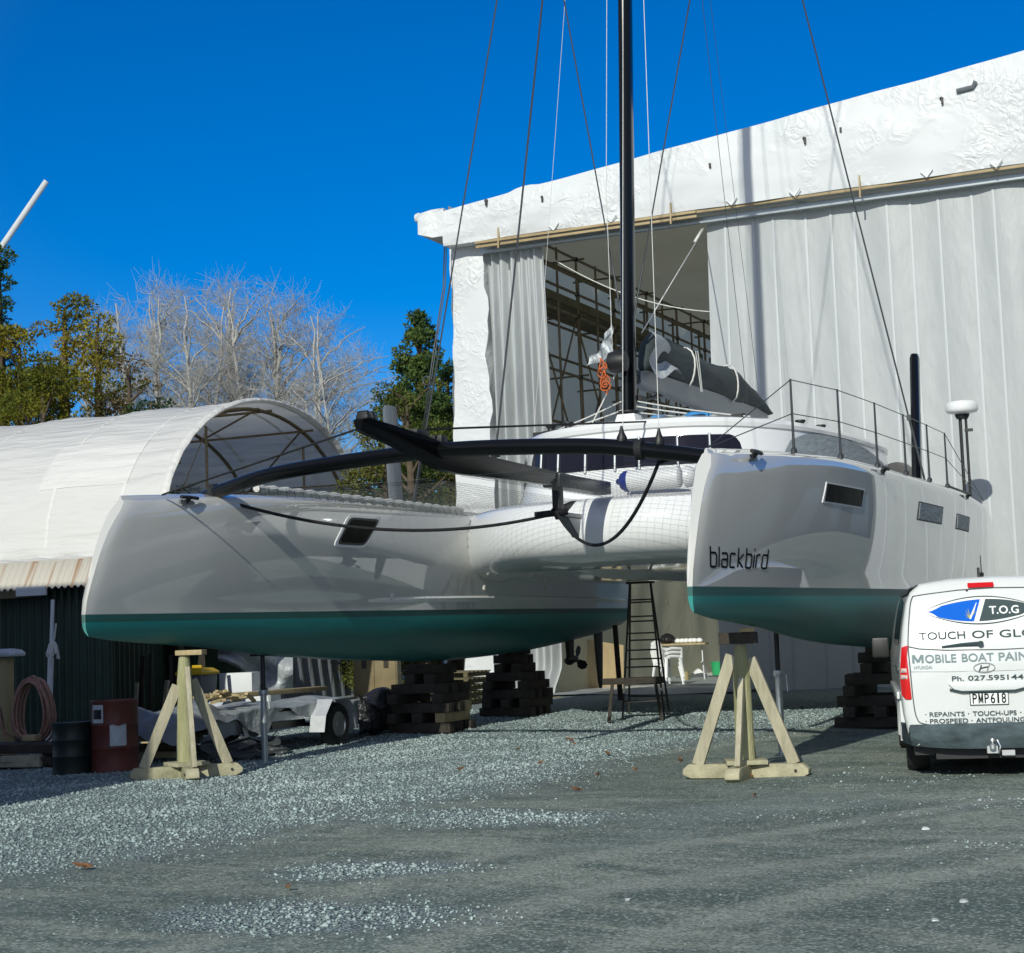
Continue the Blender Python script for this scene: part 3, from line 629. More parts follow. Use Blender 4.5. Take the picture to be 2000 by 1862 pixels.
# low rail and organiser blocks at the roof's front edge
mb = MB(); 
for x in (-1.7, -1.5, -1.3, -.35, .4, 1.5): mb.box((x, 8.25 + .12 * x * x, 4.53 + .06), (.16, .10, .07))
part('line_organiser', mb, 'blackmatt', CR)

# ---- front crossbeam, bowsprit spine and rigging fittings
bp_ = catmull([(-3.62, 2.32, 3.37), (-3.1, 2.1, 3.45), (-2.0, 1.8, 3.57), (0, 1.66, 3.64), (1.8, 1.62, 3.55), (2.7, 1.6, 3.42), (3.32, 1.55, 3.30)], 10)
mb = MB(); n_ = len(bp_); mb.tube(bp_, [.078 + .012 * sin(pi * i / (n_ - 1)) for i in range(n_)], 20, ell=(1.15, 1)); XB = part('crossbeam', mb, 'carbon', CAT, smooth_=60)
for p in (bp_[7], bp_[-14]):
    mb = MB(); mb.tube([p + Vector((-.04, 0, 0)), p + Vector((.04, 0, 0))], .112, 16); part('lashing', mb, 'blackrope', XB)
def spr(s, zt, zb, w): return [Vector((-w, s, zt)), Vector((w, s, zt)), Vector((w * .9, s, (zt + zb) / 2)), Vector((w * .45, s, zb)), Vector((-w * .45, s, zb)), Vector((-w * .9, s, (zt + zb) / 2))]
mb = MB(); mb.loft([spr(-.06, 3.83, 3.72, .05), spr(.02, 3.85, 3.70, .08), spr(.6, 3.82, 3.63, .09), spr(1.3, 3.77, 3.52, .10), spr(1.7, 3.73, 3.44, .105), spr(2.2, 3.69, 3.42, .105), spr(3.5, 3.66, 3.44, .10), spr(5.0, 3.63, 3.46, .10), spr(6.75, 3.60, 3.47, .10)], True, True)
SP = part('bowsprit_spine', mb, 'carbon', CAT, smooth_=35)
mb = MB(); mb.loft([[Vector((x, y, z)) for x, z in ((-.125, 3.615), (.125, 3.615), (.125, 3.44), (-.125, 3.44))] for y in (5.0, 6.85)], True, True); part('spine_sleeve', mb, 'carbongrey', SP, bevel=.012)
mb = MB()
for y in (.06, .18): mb.box((0, y, 3.86), (.14, .09, .06)); mb.lathe([(.042, -.06), (.042, .06)], (0, y, 3.895), 10, 'x')
part('bow_roller', mb, 'blackmatt', SP, bevel=.01)
for x_, y_, z_, d_ in ((0, 1.25, 3.81, (.16, .3, .06)), (0, 1.75, 3.77, (.18, .16, .10)), (.05, 2.15, 3.73, (.14, .2, .08))): mb = MB(); mb.box((x_, y_, z_), d_); part('turning_block', mb, 'blackmatt', SP, bevel=.01)
mb = MB(); mb.box((0, 5.2, 3.28), (.10, .16, .32)); mb.prism([(0.045, 5.05, 3.16), (.045, 5.75, 3.30), (.045, 5.2, 3.02)], (-.09, 0, 0)); mb.cur = 1
mb.box((.02, 5.55, 3.09), (.10, .62, .06)); mb.prism([(.07, 5.35, 3.06), (.07, 5.82, 3.06), (.07, 5.72, 2.80)], (-.10, 0, 0)); part('bridle_bracket', mb, ['blackmatt', 'boomgrey'], SP, bevel=.008)
mb = MB(); mb.tube([(0, .05, 3.76), (-3.35, 1.15, 3.34)], .012, 8); part('whisker_stay', mb, 'blackrope', SP)
mb = MB(); mb.tube([(.03, 1.4, 3.86), (.35, 7.95, 4.56)], .014, 6); part('deck_line', mb, 'blackrope', SP)

# ---- trampoline nets
for sg in (-1, 1):
    mb = MB(); x0, x1 = sg * .20, sg * 2.74
    def tz(x, y): return 3.36 - .05 * sin(pi * min(1, max(0, (abs(x) - .2) / 2.7))) * sin(pi * min(1, max(0, (y - 1.9) / 4.9)))
    for i in range(25):
        x = x0 + (x1 - x0) * i / 24; ye = min(s_front(x) + .12, 7.9); mb.tube([(x, 1.9 + (ye - 1.9) * j / 6, tz(x, 1.9 + (ye - 1.9) * j / 6)) for j in range(7)], .0017, 3, False)
    for j in range(44):
        y = 1.9 + j * .14; xe = 2.74; xs_ = .2 if y < 6.75 else 2.95 * ((y - 6.7) / 1.75) ** (1 / 2.4)
        if xs_ > 2.7: continue
        mb.tube([(sg * (xs_ + (xe - xs_) * k / 6), y, tz(xs_ + (xe - xs_) * k / 6, y)) for k in range(7)], .0017, 3, False)
    tn = part('trampoline_net', mb, 'net', CAT, smooth_=False)
    mb = MB(); L_ = [(sg * (2.82 - .03 * sin(i / 20)), 2.35 + i * .1, 3.455 + .012 * sin(i * 2.1)) for i in range(58)]; mb.tube(L_, .05, 8)
    part('boltrope', mb, 'whiterope', tn)
    mb = MB()
    for i in range(31): y = 1.9 + i * .2; mb.tube([(sg * 2.72, y, 3.37), (sg * 2.77, y + .05, 3.47), (sg * 2.86, y + .1, 3.45)], .005, 4)
    part('net_lacing', mb, 'blackrope', tn)

# ---- mast, boom and sail bag
MX = Vector((0, 8.03, 4.66)); MTOP = Vector((0, 9.95, 25.0))
def mast_at(z): t = (z - MX.z) / (MTOP.z - MX.z); return MX.lerp(MTOP, t)
mb = MB(); sec = [(cos(2 * pi * j / 24) * .098, sin(2 * pi * j / 24) * .15 + (.03 if sin(2 * pi * j / 24) > 0 else 0)) for j in range(24)]
mb.loft([[MX.lerp(MTOP, t) + Vector((a * k, b * k, 0)) for a, b in sec] for t, k in ((0, .8), (.006, 1), (.75, 1), (1, .6))], True, True)
MS = part('mast', mb, 'carbon', CAT, smooth_=50)
mb = MB(); mb.bar(MX + Vector((0, .19, .3)), MTOP + Vector((0, .12, -.6)), .05, .035, (0, 1, 0)); part('luff_track', mb, 'alu', MS)
mb = MB(); mb.lathe([(.12, -.02), (.12, .06), (.16, .07), (.16, .09)], (0, 8.03, 4.66), 16); mb.box((.05, 8.32, 4.95), (.16, .22, .10)); mb.box((.0, 8.25, 5.32), (.12, .14, .16)); part('mast_collar', mb, 'blackmatt', MS)
for sg in (-1, 1):
    mb = MB(); mb.tube([mast_at(17.4), mast_at(17.4) + Vector((sg * 2.2, .35, .1))], [.035, .022], 8, ell=(1, 1.6)); part('spreader', mb, 'carbon', MS)
    mb = MB(); b0 = mast_at(6.2) + Vector((sg * .1, 0, 0)); tip = mast_at(17.4) + Vector((sg * 2.2, .35, .1)); mb.tube([b0, tip, mast_at(23) + Vector((sg * .08, 0, 0))], .011, 6); part('diamond_stay', mb, 'wire', MS)
    mb = MB(); mb.tube([b0 + Vector((0, .0, 0)), b0.lerp(tip, .07)], .016, 8); part('stay_turnbuckle', mb, 'wire', MS)
ap = mast_at(24.2)
shL = Vector((-4.05, 8.75, 3.46)); shR = Vector((4.08, 9.0, 3.44))
for nm, lo, hi, r, mm in (('shroud', shL, ap, .013, 'wire'), ('shroud', shR, ap, .013, 'wire'), ('inner_forestay', Vector((0, 3.3, 3.72)), ap, .013, 'wire'),
                      ('halyard', Vector((2.70, 1.6, 3.49)), mast_at(24.6), .0045, 'whiterope'), ('halyard', Vector((2.28, 1.62, 3.55)), mast_at(23.4) + Vector((.1, 0, 0)), .0045, 'whiterope'),
                      ('backstay', Vector((-3.7, 12.5, 3.3)), ap, .004, 'whiterope'), ('topping_lift', Vector((0, 15.1, 5.5)), mast_at(24.8), .004, 'wire'), ('topping_lift', Vector((.25, 13.4, 5.4)), mast_at(24.8), .005, 'wire')):
    mb = MB(); mb.tube([lo, hi], r, 6); part(nm, mb, mm, MS)
for lo in (shL, shR):
    d = (ap - lo).normalized(); mb = MB()
    for dx in (-.03, .03): mb.tube([lo + Vector((0, dx, 0)), lo + d * .95 + Vector((0, dx, 0))], .012, 6)
    mb.box(lo + d * 1.0, (.05, .08, .08)); mb.box(lo + d * .02, (.06, .1, .06)); part('shroud_turnbuckle', mb, 'wire', MS)
mb = MB(); mb.box((0, 3.3, 3.77), (.07, .12, .14)); part('stay_tang', mb, 'blackmatt', SP)
for x in (2.70, 2.28):
    mb = MB(); mb.lathe([(.02, 0), (.055, .02), (.06, .07), (.03, .13), (.012, .2)], (x, 1.6, 3.47 if x > 2.5 else 3.53), 10); part('halyard_block', mb, 'blackmatt', XB)
mb = MB(); 
def bsec(y, w, h, z, k=1): return [Vector((a * w, y, z + b * h)) for a, b in ((-.5, -.4), (-.3, -.5), (.3, -.5), (.5, -.4), (.5, .4), (.3, .5), (-.3, .5), (-.5, .4))]
mb.loft([bsec(8.42, .14, .2, 5.30), bsec(8.8, .2, .30, 5.30), bsec(12, .22, .36, 5.32), bsec(15.2, .2, .26, 5.36)], True, True); BO = part('boom', mb, 'boomgrey', CAT, smooth_=30)
mb = MB(); 
for y in (8.62,): mb.tube([(0, 8.2, 5.30), (0, 8.5, 5.30)], .05, 10)
mb.tube([(0, 8.25, 4.9), (0, 9.6, 5.17)], .03, 8); part('gooseneck_vang', mb, 'blackmatt', BO)
def bag(y, w, h, z0): 
    P = []
    for j in range(16):
        a = 2 * pi * j / 16; r = 1 + .06 * sin(3 * a + y * 2.3); P.append(Vector((cos(a) * w / 2 * r + .02 * sin(y * 3), y, z0 + h / 2 + sin(a) * h / 2 * r)))
    return P
mb = MB(); ys = np.linspace(8.62, 15.35, 40); mb.loft([bag(y, min(1, .25 + (y - 8.6) * 2.6) * .30 + .12 * sin(pi * min(1, (y - 8.6) / 6.9)) + .015 * sin(y * 9), float(np.interp(y, [8.6, 8.85, 9.3, 10.5, 12.0, 13.2, 14.5, 15.35], [.12, .52, .70, .62, .56, .60, .42, .08])) + .012 * sin(y * 11), 5.42) for y in ys], True, True)
SB = part('sail_bag', mb, 'sail', BO, smooth_=True)
for y in (10.6, 12.95):
    mb = MB(); L_ = bag(y, .45, .66, 5.40); mb.tube(L_ + [L_[0]], .016, 5, False); part('bag_tie', mb, 'whiterope', SB)
mb = MB()
for dx in (0, .06): mb.bar((.24 + dx * .3, 10.62 + dx, 5.98), (.27, 10.72 + dx, 5.32), .035, .008, (1, 0, 0))
part('strap', mb, 'whiterope', SB)
# crumpled silver cloth hanging by the mast
mb = MB(); mb.grid(lambda u, v: Vector((.20 + .10 * sin(v * 5 + u * 3) + .08 * v, 8.45 + u * 1.0 + .1 * v, 6.02 - v * .52 - u * .18 - .14 * sin(u * 6) * v)), 14, 10)
part('cloth_flap', mb, 'silver', SB, smooth_=True)
mb = MB(); mb.grid(lambda u, v: Vector((-.12 - .28 * u * (.5 + v) + .03 * sin(v * 9), 7.75 + .06 * sin(u * 8 + v * 4), 6.05 - v * .5 - u * .12 + .28 * u * (1 - v) * -.6)), 10, 10)
part('cloth_flap', mb, 'silver', MS, smooth_=True)
mb = MB(); mb.lathe([(.02, -.13), (.15, -.12), (.17, 0), (.15, .12), (.02, .13)], (-.02, 7.72, 5.45), 14, 'x'); part('furler_drum', mb, 'blackmatt', MS)
mb = MB(); mb.tube([(-.10, 7.72, 5.4), (-.10, 7.75, 8.0), mast_at(22) + Vector((-.1, -.2, 0))], .005, 6); part('furling_line', mb, 'whiterope', MS)
for a, b in (((-.05, 8.0, 4.78), (-1.35, 8.45, 4.6)), ((-.1, 8.0, 4.9), (-1.55, 8.6, 4.6)), ((.1, 8.15, 4.9), (1.5, 9.2, 4.66)), ((.1, 8.1, 4.82), (1.35, 8.8, 4.62)), ((.05, 8.3, 4.75), (2.0, 10.4, 4.6)), ((-.1, 7.95, 5.4), (-.6, 7.9, 4.5))):
    mb = MB(); mb.tube(sag(a, b, .02, 6), .011, 6); part('control_line', mb, 'whiterope', MS)
mb = MB(); mb.grid(lambda u, v: Vector((.25 + u * .85, 8.25 + v * .3, 4.59 + .06 * sin(u * 9 + v * 5) * sin(v * 7) + .05)), 16, 8)
single('blue_cover', mb, 'bluecloth', 'crumpled bright blue cloth lying on the cabin roof beside the mast foot', 'cloth', (.6, 8.4, 4.6), smooth_=True)
rb = MB(); 
for k in range(9): a0 = random.random() * 6; rb.tube([(-.22 + .02 * k * .3 + .055 * cos(t * 2 * pi / 12 + a0) * (.5 + .09 * ((k * 5) % 9)) + .02 * sin(k * 4 + t), 7.55 + .03 * (k % 3), 5.42 - .045 * k + .085 * sin(t * 2 * pi / 12 + a0)) for t in range(13)], .010, 5, False)
single('rope_coil', rb, 'orange', 'bundle of orange rope hanging in front of the mast', 'rope', (-.2, 7.55, 5.3), smooth_=True)

# ---- daggerboards, stanchions, lifelines, radar
def board(x, y0, y1, s_lean, z0, z1, c):
    mb = MB(); S = lambda x_, y_, z, k: [Vector((x_ + .075 * cos(a) * (1 if sin(a) < 0 else .8) * k, y_ + c / 2 * sin(a) * k, z)) for a in [2 * pi * j / 14 for j in range(14)]]
    mb.loft([S(x, y0, z0, 1), S(x, y1, z1 - .06, 1), S(x, y1 + .01, z1, .8)], True, True); return mb
db = part('daggerboard', board(3.78, 9.9, 10.35, 0, 3.2, 5.52, .40), 'carbon', CAT, label='black board standing up from the right hull deck'); mb = MB(); mb.box((3.78, 9.9, f_sheer(9.9) + .03), (.28, .6, .05)); part('board_case', mb, 'white', db, bevel=.01)
part('daggerboard', board(-4.0, 8.2, 8.05, 0, 3.2, 5.18, .42), 'boomgrey', CAT, label='grey board standing up from the left hull deck')
st_b = [(2.58, .44), (4.1, .54), (5.7, .64), (7.2, .70), (8.65, .73), (9.96, .74)]
for hx, sg, par in ((HB, 1, RH),):
    tops = []
    for s, b in st_b:
        z = f_sheer(s); p = Vector((hx + sg * (hull_b(s, z) - .07), s, z)); mb = MB(); mb.tube([p, p + Vector((0, 0, .80))], [.016, .012], 8); mb.lathe([(.035, -.01), (.035, .03), (.02, .05)], p, 10); part('stanchion', mb, 'wire', par); tops.append(p)
    mb = MB(); b0 = Vector((hx - sg * .1, .95, f_sheer(.9) + .03)); e = Vector((hx + sg * .66, 13.4, f_sheer(13.4) + .02))
    for h in (.79, .42): mb.tube([b0] + [t + Vector((0, 0, h)) for t in tops] + [e], .006, 5)
    part('lifeline', mb, 'wire', par)
RP = Vector((HB + .0, 15.6, 3.42))
mb = MB(); mb.tube([RP, RP + Vector((0, 0, 1.72))], .030, 10); mb.tube([RP + Vector((.10, .0, 0)), RP + Vector((.10, 0, 1.66))], .024, 10); mb.box(RP + Vector((.05, 0, .06)), (.25, .12, .12)); mb.box(RP + Vector((.14, 0, 1.45)), (.14, .06, .05)); mb.lathe([(.10, 1.66), (.13, 1.72), (.13, 1.74)], RP + Vector((.04, 0, 0)), 14)
RA = part('radar_pole', mb, 'blackmatt', RH)
mb = MB(); mb.lathe([(.12, 0), (.26, .03), (.29, .08), (.285, .17), (.25, .225), (.12, .245), (.01, .25)], RP + Vector((.04, 0, 1.74)), 28); part('radome', mb, 'white', RA, smooth_=50)
# grab rail along the after deck and helm wheel behind the cabin
mb = MB(); mb.tube([(HB + .62, 10.4, 3.50), (HB + .60, 12.0, 3.50), (HB + .5, 13.6, 3.46), (HB + .30, 15.2, 3.42)], .02, 8); part('toe_rail', mb, 'blackmatt', RH)
mb = MB(); mb.lathe([(.30, -.03), (.36, -.02), (.36, .02), (.30, .03)], (2.75, 13.6, 3.85), 22, 'y'); part('helm_wheel', mb, 'blackmatt', CAT)
mb = MB(); mb.tube([(2.2, 13.7, 4.35), (2.75, 14.0, 3.4)], .03, 8); part('dodger_frame', mb, 'boomgrey', CAT)
# ---- rudders and sail drives
for hx, par in ((-HB, LH), (HB, RH)):
    mb = MB(); mb.loft([[Vector((hx + .05 * k * cos(a), 15.35 + c * sin(a) + o_, z)) for a in [2 * pi * j / 12 for j in range(12)]] for z, c, k, o_ in ((1.62, .22, 1, 0), (1.2, .20, .9, 0), (.55, .12, .5, .02), (.42, .07, .3, .03))], True, True); part('rudder', mb, 'blackmatt', par)
    mb = MB(); mb.loft([[Vector((hx + .06 * cos(a), 13.9 + c * sin(a), z)) for a in [2 * pi * j / 12 for j in range(12)]] for z, c in ((1.5, .2), (1.2, .15), (1.02, .14))], True, True); mb.lathe([(.02, -.25), (.07, -.15), (.075, .1), (.05, .25), (.02, .3)], (hx, 13.95, 1.02), 14, 'y')
    sd = part('sail_drive', mb, 'blackmatt', par)
    mb = MB()
    for k in range(3):
        a = radians(75 + 120 * k); d = Vector((cos(a), 0, sin(a))); tn = Vector((-sin(a), 0, cos(a))); c0 = Vector((hx, 14.2, 1.02))
        P = [c0 + d * r + tn * w_ * sg + Vector((0, .05 * sg * w_ / .06, 0)) for r, w_, sg in ((.05, .03, 1), (.14, .075, 1), (.22, .06, 1), (.255, 0, 1), (.22, .06, -1), (.14, .075, -1), (.05, .03, -1))]
        mb.prism(P, (0, .012, 0))
    part('propeller', mb, 'blackmatt', sd)

# ---- things hanging on the boat
mb = MB(); A = Vector((-3.2, 2.4, 3.30)); Bk = Vector((.02, 5.1, 3.10)); C_ = Vector((2.62, 1.75, 3.30))
mb.tube(sag(A, Bk, .28, 24), .021, 8); mb.tube(sag(Bk, C_, .62, 24), .021, 8); mb.tube(sag(C_ + Vector((0, 0, .02)), C_ + Vector((.3, -.05, .12)), .02, 5), .021, 8); mb.tube([Bk + Vector((-.25, -.15, -.02)), Bk + Vector((.12, .08, .02))], .045, 8)
single('mooring_bridle', mb, 'blackrope', 'long black rope sagging in loops between the two bows under the crossbeam', 'rope', (0, 4, 3.0), smooth_=True)
FE = thing('fender', 'white cylindrical boat fender with blue ends lying along the front of the cabin deck', 'fender', (.55, 7.12, 3.62))
mb = MB(); mb.lathe([(.10, -.36), (.145, -.33), (.15, -.3), (.15, .42), (.145, .45), (.10, .48)], (.60, 7.12, 3.635), 22, 'x'); part('body', mb, 'fender', FE)
for x, d in ((.24, -1), (1.08, 1)): mb = MB(); mb.lathe([(.152, 0), (.15, .06 * d), (.11, .12 * d), (.05, .15 * d), (.035, .19 * d), (.01, .19 * d)], (x + .06, 7.12, 3.635), 20, 'x'); part('end_cap', mb, 'blue' if d < 0 else 'fender', FE)

# ================================================================== STANDS, PROPS AND CRIBBING
def make_stand(name, label, loc, rz, hz, grp, tops):
    t = thing(name, label, 'boat stand', loc, rz, grp); ORI[t.name] = Vector((0, 0, 0))
    mb = MB(); mb.tube([(0, 0, .1), (0, 0, hz - .30), (0, 0, hz + .012)], [.105, .09, .062], 16); part('post', mb, 'post', t)
    for k in range(4):
        a = k * pi / 2; R = Matrix.Rotation(a, 3, 'Z'); z0 = 0 if k % 2 == 0 else .0
        P = [(.05, z0), (.58, z0), (.66, z0 + .04), (.66, z0 + .09), (.60, z0 + .145), (.52, z0 + .145), (.05, z0 + .145)]
        mb = MB(); mb.prism([R @ Vector((x, -.075, z)) for x, z in P], R @ Vector((0, .15, 0))); mb.lathe([(.018, -.004), (.018, .158)], (0, 0, 0), 8, 'y') if False else None
        part('foot', mb, 'pinefoot', t, bevel=.008)
        mb = MB(); q0 = R @ Vector((.53, -.078, .075)); mb.tube([q0, q0 - R @ Vector((0, .012, 0))], .016, 8); part('bolt', mb, 'darktimber', t)
        top = hz * tops[k]
        mb = MB(); mb.bar(R @ Vector((.50, .035, .14)), R @ Vector((.09, .02, top)), .055, .122, R @ Vector((1, 0, .3))); part('brace', mb, 'pine', t, bevel=.004)
    mb = MB(); mb.box((0, 0, .168), (.42, .42, .045), Matrix.Rotation(.3, 3, 'Z')); part('base_plate', mb, 'pinefoot', t, bevel=.004)
    return t
S1 = make_stand('wooden_stand', 'pale timber tripod stand with a round post under the left bow, standing on gravel', (-3.42, 1.62, gz(-3.4, 1.6)), radians(42), 1.44, 'timber stands under the bows', (.8, .78, .76, .90))
S2 = make_stand('wooden_stand', 'pale timber stand under the right bow with a dark block on top', (3.40, 1.85, gz(3.4, 1.85)), radians(4), 1.36, 'timber stands under the bows', (.90, .8, .93, .74))
for (x, y, z, rz, d, m_, lb) in ((-3.32, 1.62, 1.475, .2, (.34, .16, .06), 'newtimber', 'small pale wooden wedge on top of the left bow stand'), (3.38, 1.86, 1.43, .12, (.38, .22, .12), 'darktimber', 'dark brown wooden block on top of the right bow stand')):
    mb = MB(); mb.box((0, 0, 0), d, Matrix.Rotation(rz, 3, 'Z')); o = single('wood_block', MB().add([(a + x, b + y, c + z) for a, b, c in mb.v], mb.f), m_, lb, 'wood block', (x, y, z), bevel=.006)
mb = MB(); mb.box((3.50, 1.78, 1.515), (.16, .12, .045), Matrix.Rotation(.3, 3, 'Z')); single('wood_offcut', mb, 'newtimber', 'small orange wood wedge on the dark block under the right bow', 'wood block', (3.5, 1.78, 1.5), bevel=.004)
def make_prop(label, x, y, hz):
    z = gz(x, y); t = thing('jack_post', label, 'steel prop', (x, y, z), 0, 'steel jack posts under the hulls')
    mb = MB(); mb.tube([(x, y, z), (x, y, z + hz * .62)], .042, 14); mb.lathe([(.10, 0), (.10, .012), (.045, .02)], (x, y, z), 14); part('outer_tube', mb, 'galv', t)
    mb = MB(); mb.tube([(x, y, z + hz * .60), (x, y, z + hz - .02)], .030, 12); part('inner_tube', mb, 'blackmatt', t)
    mb = MB(); mb.box((x, y, z + hz - .01), (.26, .2, .03)); part('head_plate', mb, 'blackmatt', t)
    mb = MB(); mb.lathe([(.06, 0), (.065, .03), (.06, .07)], (x, y, z + hz * .62), 12); mb.tube([(x + .04, y - .03, z + hz * .64), (x + .11, y - .05, z + hz * .63), (x + .12, y - .05, z + hz * .5)], .012, 6); part('screw_collar', mb, 'galv', t)
    return t
make_prop('grey steel jack post under the left hull, standing alone on gravel beside the trailer', -3.62, 3.64, f_keel(3.64) + .03)
make_prop('grey steel jack post under the right hull, standing behind the timber stand', 3.02, 4.6, f_keel(4.6) + .18)
mb = MB(); mb.bar((-3.0, 14.9, 1.62), (-3.06, 15.2, gz(-3, 15.2)), .09, .07); single('timber_prop', mb, 'darktimber', 'thin dark leaning prop under the stern of the left hull beside the rudder', 'prop', (-3.06, 15.2, .2))
TB = None
def timber(x, y, z, rz, k, label, group, mat='darktimber'):
    global TB
    key = mat
    if TB is None: TB = {}
    if key not in TB:
        mb = MB(); mb.box((0, 0, 0), (1.3, .17, .148)); me_ = _mesh('timber_block', mb, mat, None, 30, .008); TB[key] = me_
    o = bpy.data.objects.new('timber_block', TB[key]); COL.objects.link(o); o.location = (x, y, z); o.rotation_euler = (0, 0, rz); o.scale = (k, 1, 1)
    o['label'] = label; o['category'] = 'timber block'; o['group'] = group; return o
def pile(cx, cy, layers, label, group, zt, pale=False):
    z = gz(cx, cy) + .074
    r = random.Random(int(cx * 100 + cy))
    for i, (n, span, k) in enumerate(layers):
        al = i % 2
        for j in range(n):
            d = (j - (n - 1) / 2) * (span / max(1, n - 1)); a = r.uniform(-.06, .06)
            x, y, rz = (cx + r.uniform(-.05, .05), cy + d, a) if al == 0 else (cx + d, cy + r.uniform(-.05, .05), pi / 2 + a)
            if pale and i in (1, 2) and (j == n - 1): timber(x + (0 if al else .1), y - .05, z, rz, k * .8, 'pale cut timber block at the right corner of the front cribbing pile', group, 'newtimber')
            else: timber(x, y, z, rz, k, label, group)
        z += .150
        if z + .074 > zt: break
big = [(3, .9, 1), (3, .9, 1), (3, .85, .95), (2, .8, .95), (3, .7, .85), (2, .4, .7), (2, .3, .6), (2, .26, .5), (2, .2, .4)]
pile(-3.82, 8.75, [(n, s * .88, k * .86) for n, s, k in big], 'dark timber block in the front cribbing pile under the keel of the left hull', 'cribbing timbers under the left hull, front pile', f_keel(8.9) + .09, True)
pile(-3.72, 11.85, [(n, s * .80, k * .76) for n, s, k in big], 'dark timber block in the rear cribbing pile under the keel of the left hull', 'cribbing timbers under the left hull, rear pile', f_keel(12.) + .09)
pile(3.35, 9.2, big, 'dark timber block in the cribbing pile under the right hull behind the van', 'cribbing timbers under the right hull', f_keel(9.2) + .09)

# ================================================================== THE WHITE SHRINK-WRAPPED SHED
SH = thing('boat_shed', 'huge shed wrapped in crinkled white plastic with an open doorway behind the catamaran', 'shed', (-3, 18.2, 0))
XL, XR, YF, YB = -7.85, 8.4, 18.2, 44.0
def roof_z(x): return 10.95 + (x + 7.3) * .112
def wob(x, z, k=1): return k * (.05 * sin(x * 1.7 + z * .9) + .03 * sin(x * 4.1 - z * 3.3) + .02 * sin(z * 7.0 + x * 2))
G0 = .15
# fascia over the door: a box beam wrapped in film
mb = MB(); nx = 90
def fz(x, v): return 10.12 + (roof_z(x) - 10.12) * v
def fpt(u, v):
    x = XL + .1 + (XR - XL - .1) * u; lump = .05 * max(0, sin(x * 1.9) * sin(x * .83) - .72) * 4 if v > .9 else 0
    return Vector((x, YF - .48 + wob(x, v * 3) * .35 - .06 * sin(v * pi), fz(x, v) + lump + (.012 * sin(x * 1.9) if v < .1 else 0)))
rings = []
for i in range(nx + 1):
    u = i / nx; r = [fpt(u, v) for v in np.linspace(0, 1, 12)]; b = fpt(u, 0); t_ = fpt(u, 1)
    r += [Vector((t_.x, YF + .15, t_.z + .02)), Vector((b.x, YF + .10, b.z + .02))]; rings.append(r)
mb.loft(rings, True, True); part('fascia', mb, 'wrap', SH, smooth_=45)
mb = MB(); mb.loft([[Vector((x, y, z)) for y, z in ((YF - .44, 10.35), (YF - .44, 10.98), (YF + .9, 10.98), (YF + .9, 10.35))] for x in (XL + .1, -8.05)] + [[Vector((x, y, z)) for y, z in ((YF - .6, 10.42), (YF - .6, 10.88), (YF + .8, 10.88), (YF + .8, 10.42))] for x in (-8.32,)], True, True); mb.lathe([(.02, -.1), (.10, -.06), (.12, .02), (.05, .1)], (-8.42, YF - .35, 10.86), 10, 'x'); part('eave_end', mb, 'wrap', SH, smooth_=40)
# front strip left of the door, side wall, back wall, right side, roof
def wallgrid(fn, nu, nv, nm, mt, sm=True): mb = MB(); mb.grid(fn, nu, nv); return part(nm, mb, mt, SH, smooth_=sm)
mb = MB(); rings = []
for i in range(41):
    z = G0 - .1 + (10.3 - G0) * i / 40; rings.append([Vector((XL - wob(2, z, .5), YF - .02 + wob(0, z, .6), z)), Vector((XL + .45, YF - .06 + wob(1, z, .7), z)), Vector((-6.98 + .05 * sin(z * 3.1) + .03 * sin(z * 8), YF - .02, z)), Vector((-6.98, YF + .25, z)), Vector((XL, YF + .25, z))])
mb.loft(rings, True, True); part('front_pillar', mb, 'wrap', SH, smooth_=50)
wallgrid(lambda u, v: Vector((XL + wob(u * 26, v * 10, .8), YF + (YB - YF) * u, G0 - .2 + (roof_z(XL) - G0 + .45) * v)), 60, 24, 'side_wall', 'wrapin')
wallgrid(lambda u, v: Vector((XL + (XR - XL) * u, YB + wob(u * 20, v * 10, .8), G0 - .2 + (roof_z(XL + (XR - XL) * u) - G0) * v)), 40, 20, 'back_wall', 'wrapin')
wallgrid(lambda u, v: Vector((XR + wob(u * 26, v * 10, .5), YF + (YB - YF) * u, G0 - .2 + (roof_z(XR) - G0) * v)), 40, 20, 'side_wall', 'wrapin')
wallgrid(lambda u, v: Vector((XL + (XR - XL) * u, YF + .1 + (YB - YF - .1) * v, roof_z(XL + (XR - XL) * u) - .02 - .06 * abs(sin(v * 26)) * sin(pi * u) + wob(u * 20, v * 26, .5) * sin(pi * u))), 40, 60, 'roof', 'roofwrap')
# door track: steel channel with timber battens and cable-tie clips above it
mb = MB(); mb.box((.70, YF - .16, 9.96), (15.4, .10, .13)); DT = part('door_track', mb, 'railmetal', SH, bevel=.006)
for z, y, x1 in ((10.075, YF - .50, -1.9), (9.995, YF - .44, -1.9), (10.085, YF - .43, 8.3)):
    mb = MB(); mb.box(((-6.98 + x1) / 2, y, z), (x1 + 6.98, .05, .055)); part('track_batten', mb, 'rail', DT, bevel=.004)
for i in range(11):
    x = -6.4 + i * 1.32; mb = MB()
    if i % 3 == 0: mb.bar((x, YF - .54, 9.88), (x, YF - .50, 10.34), .035, .03); part('track_bracket', mb, 'rail', DT)
    else: mb.bar((x - .11, YF - .56, 10.22), (x, YF - .54, 10.10), .04, .02); mb.bar((x, YF - .54, 10.10), (x + .12, YF - .56, 10.24), .04, .02); part('track_tie', mb, 'vinylwhite', DT)
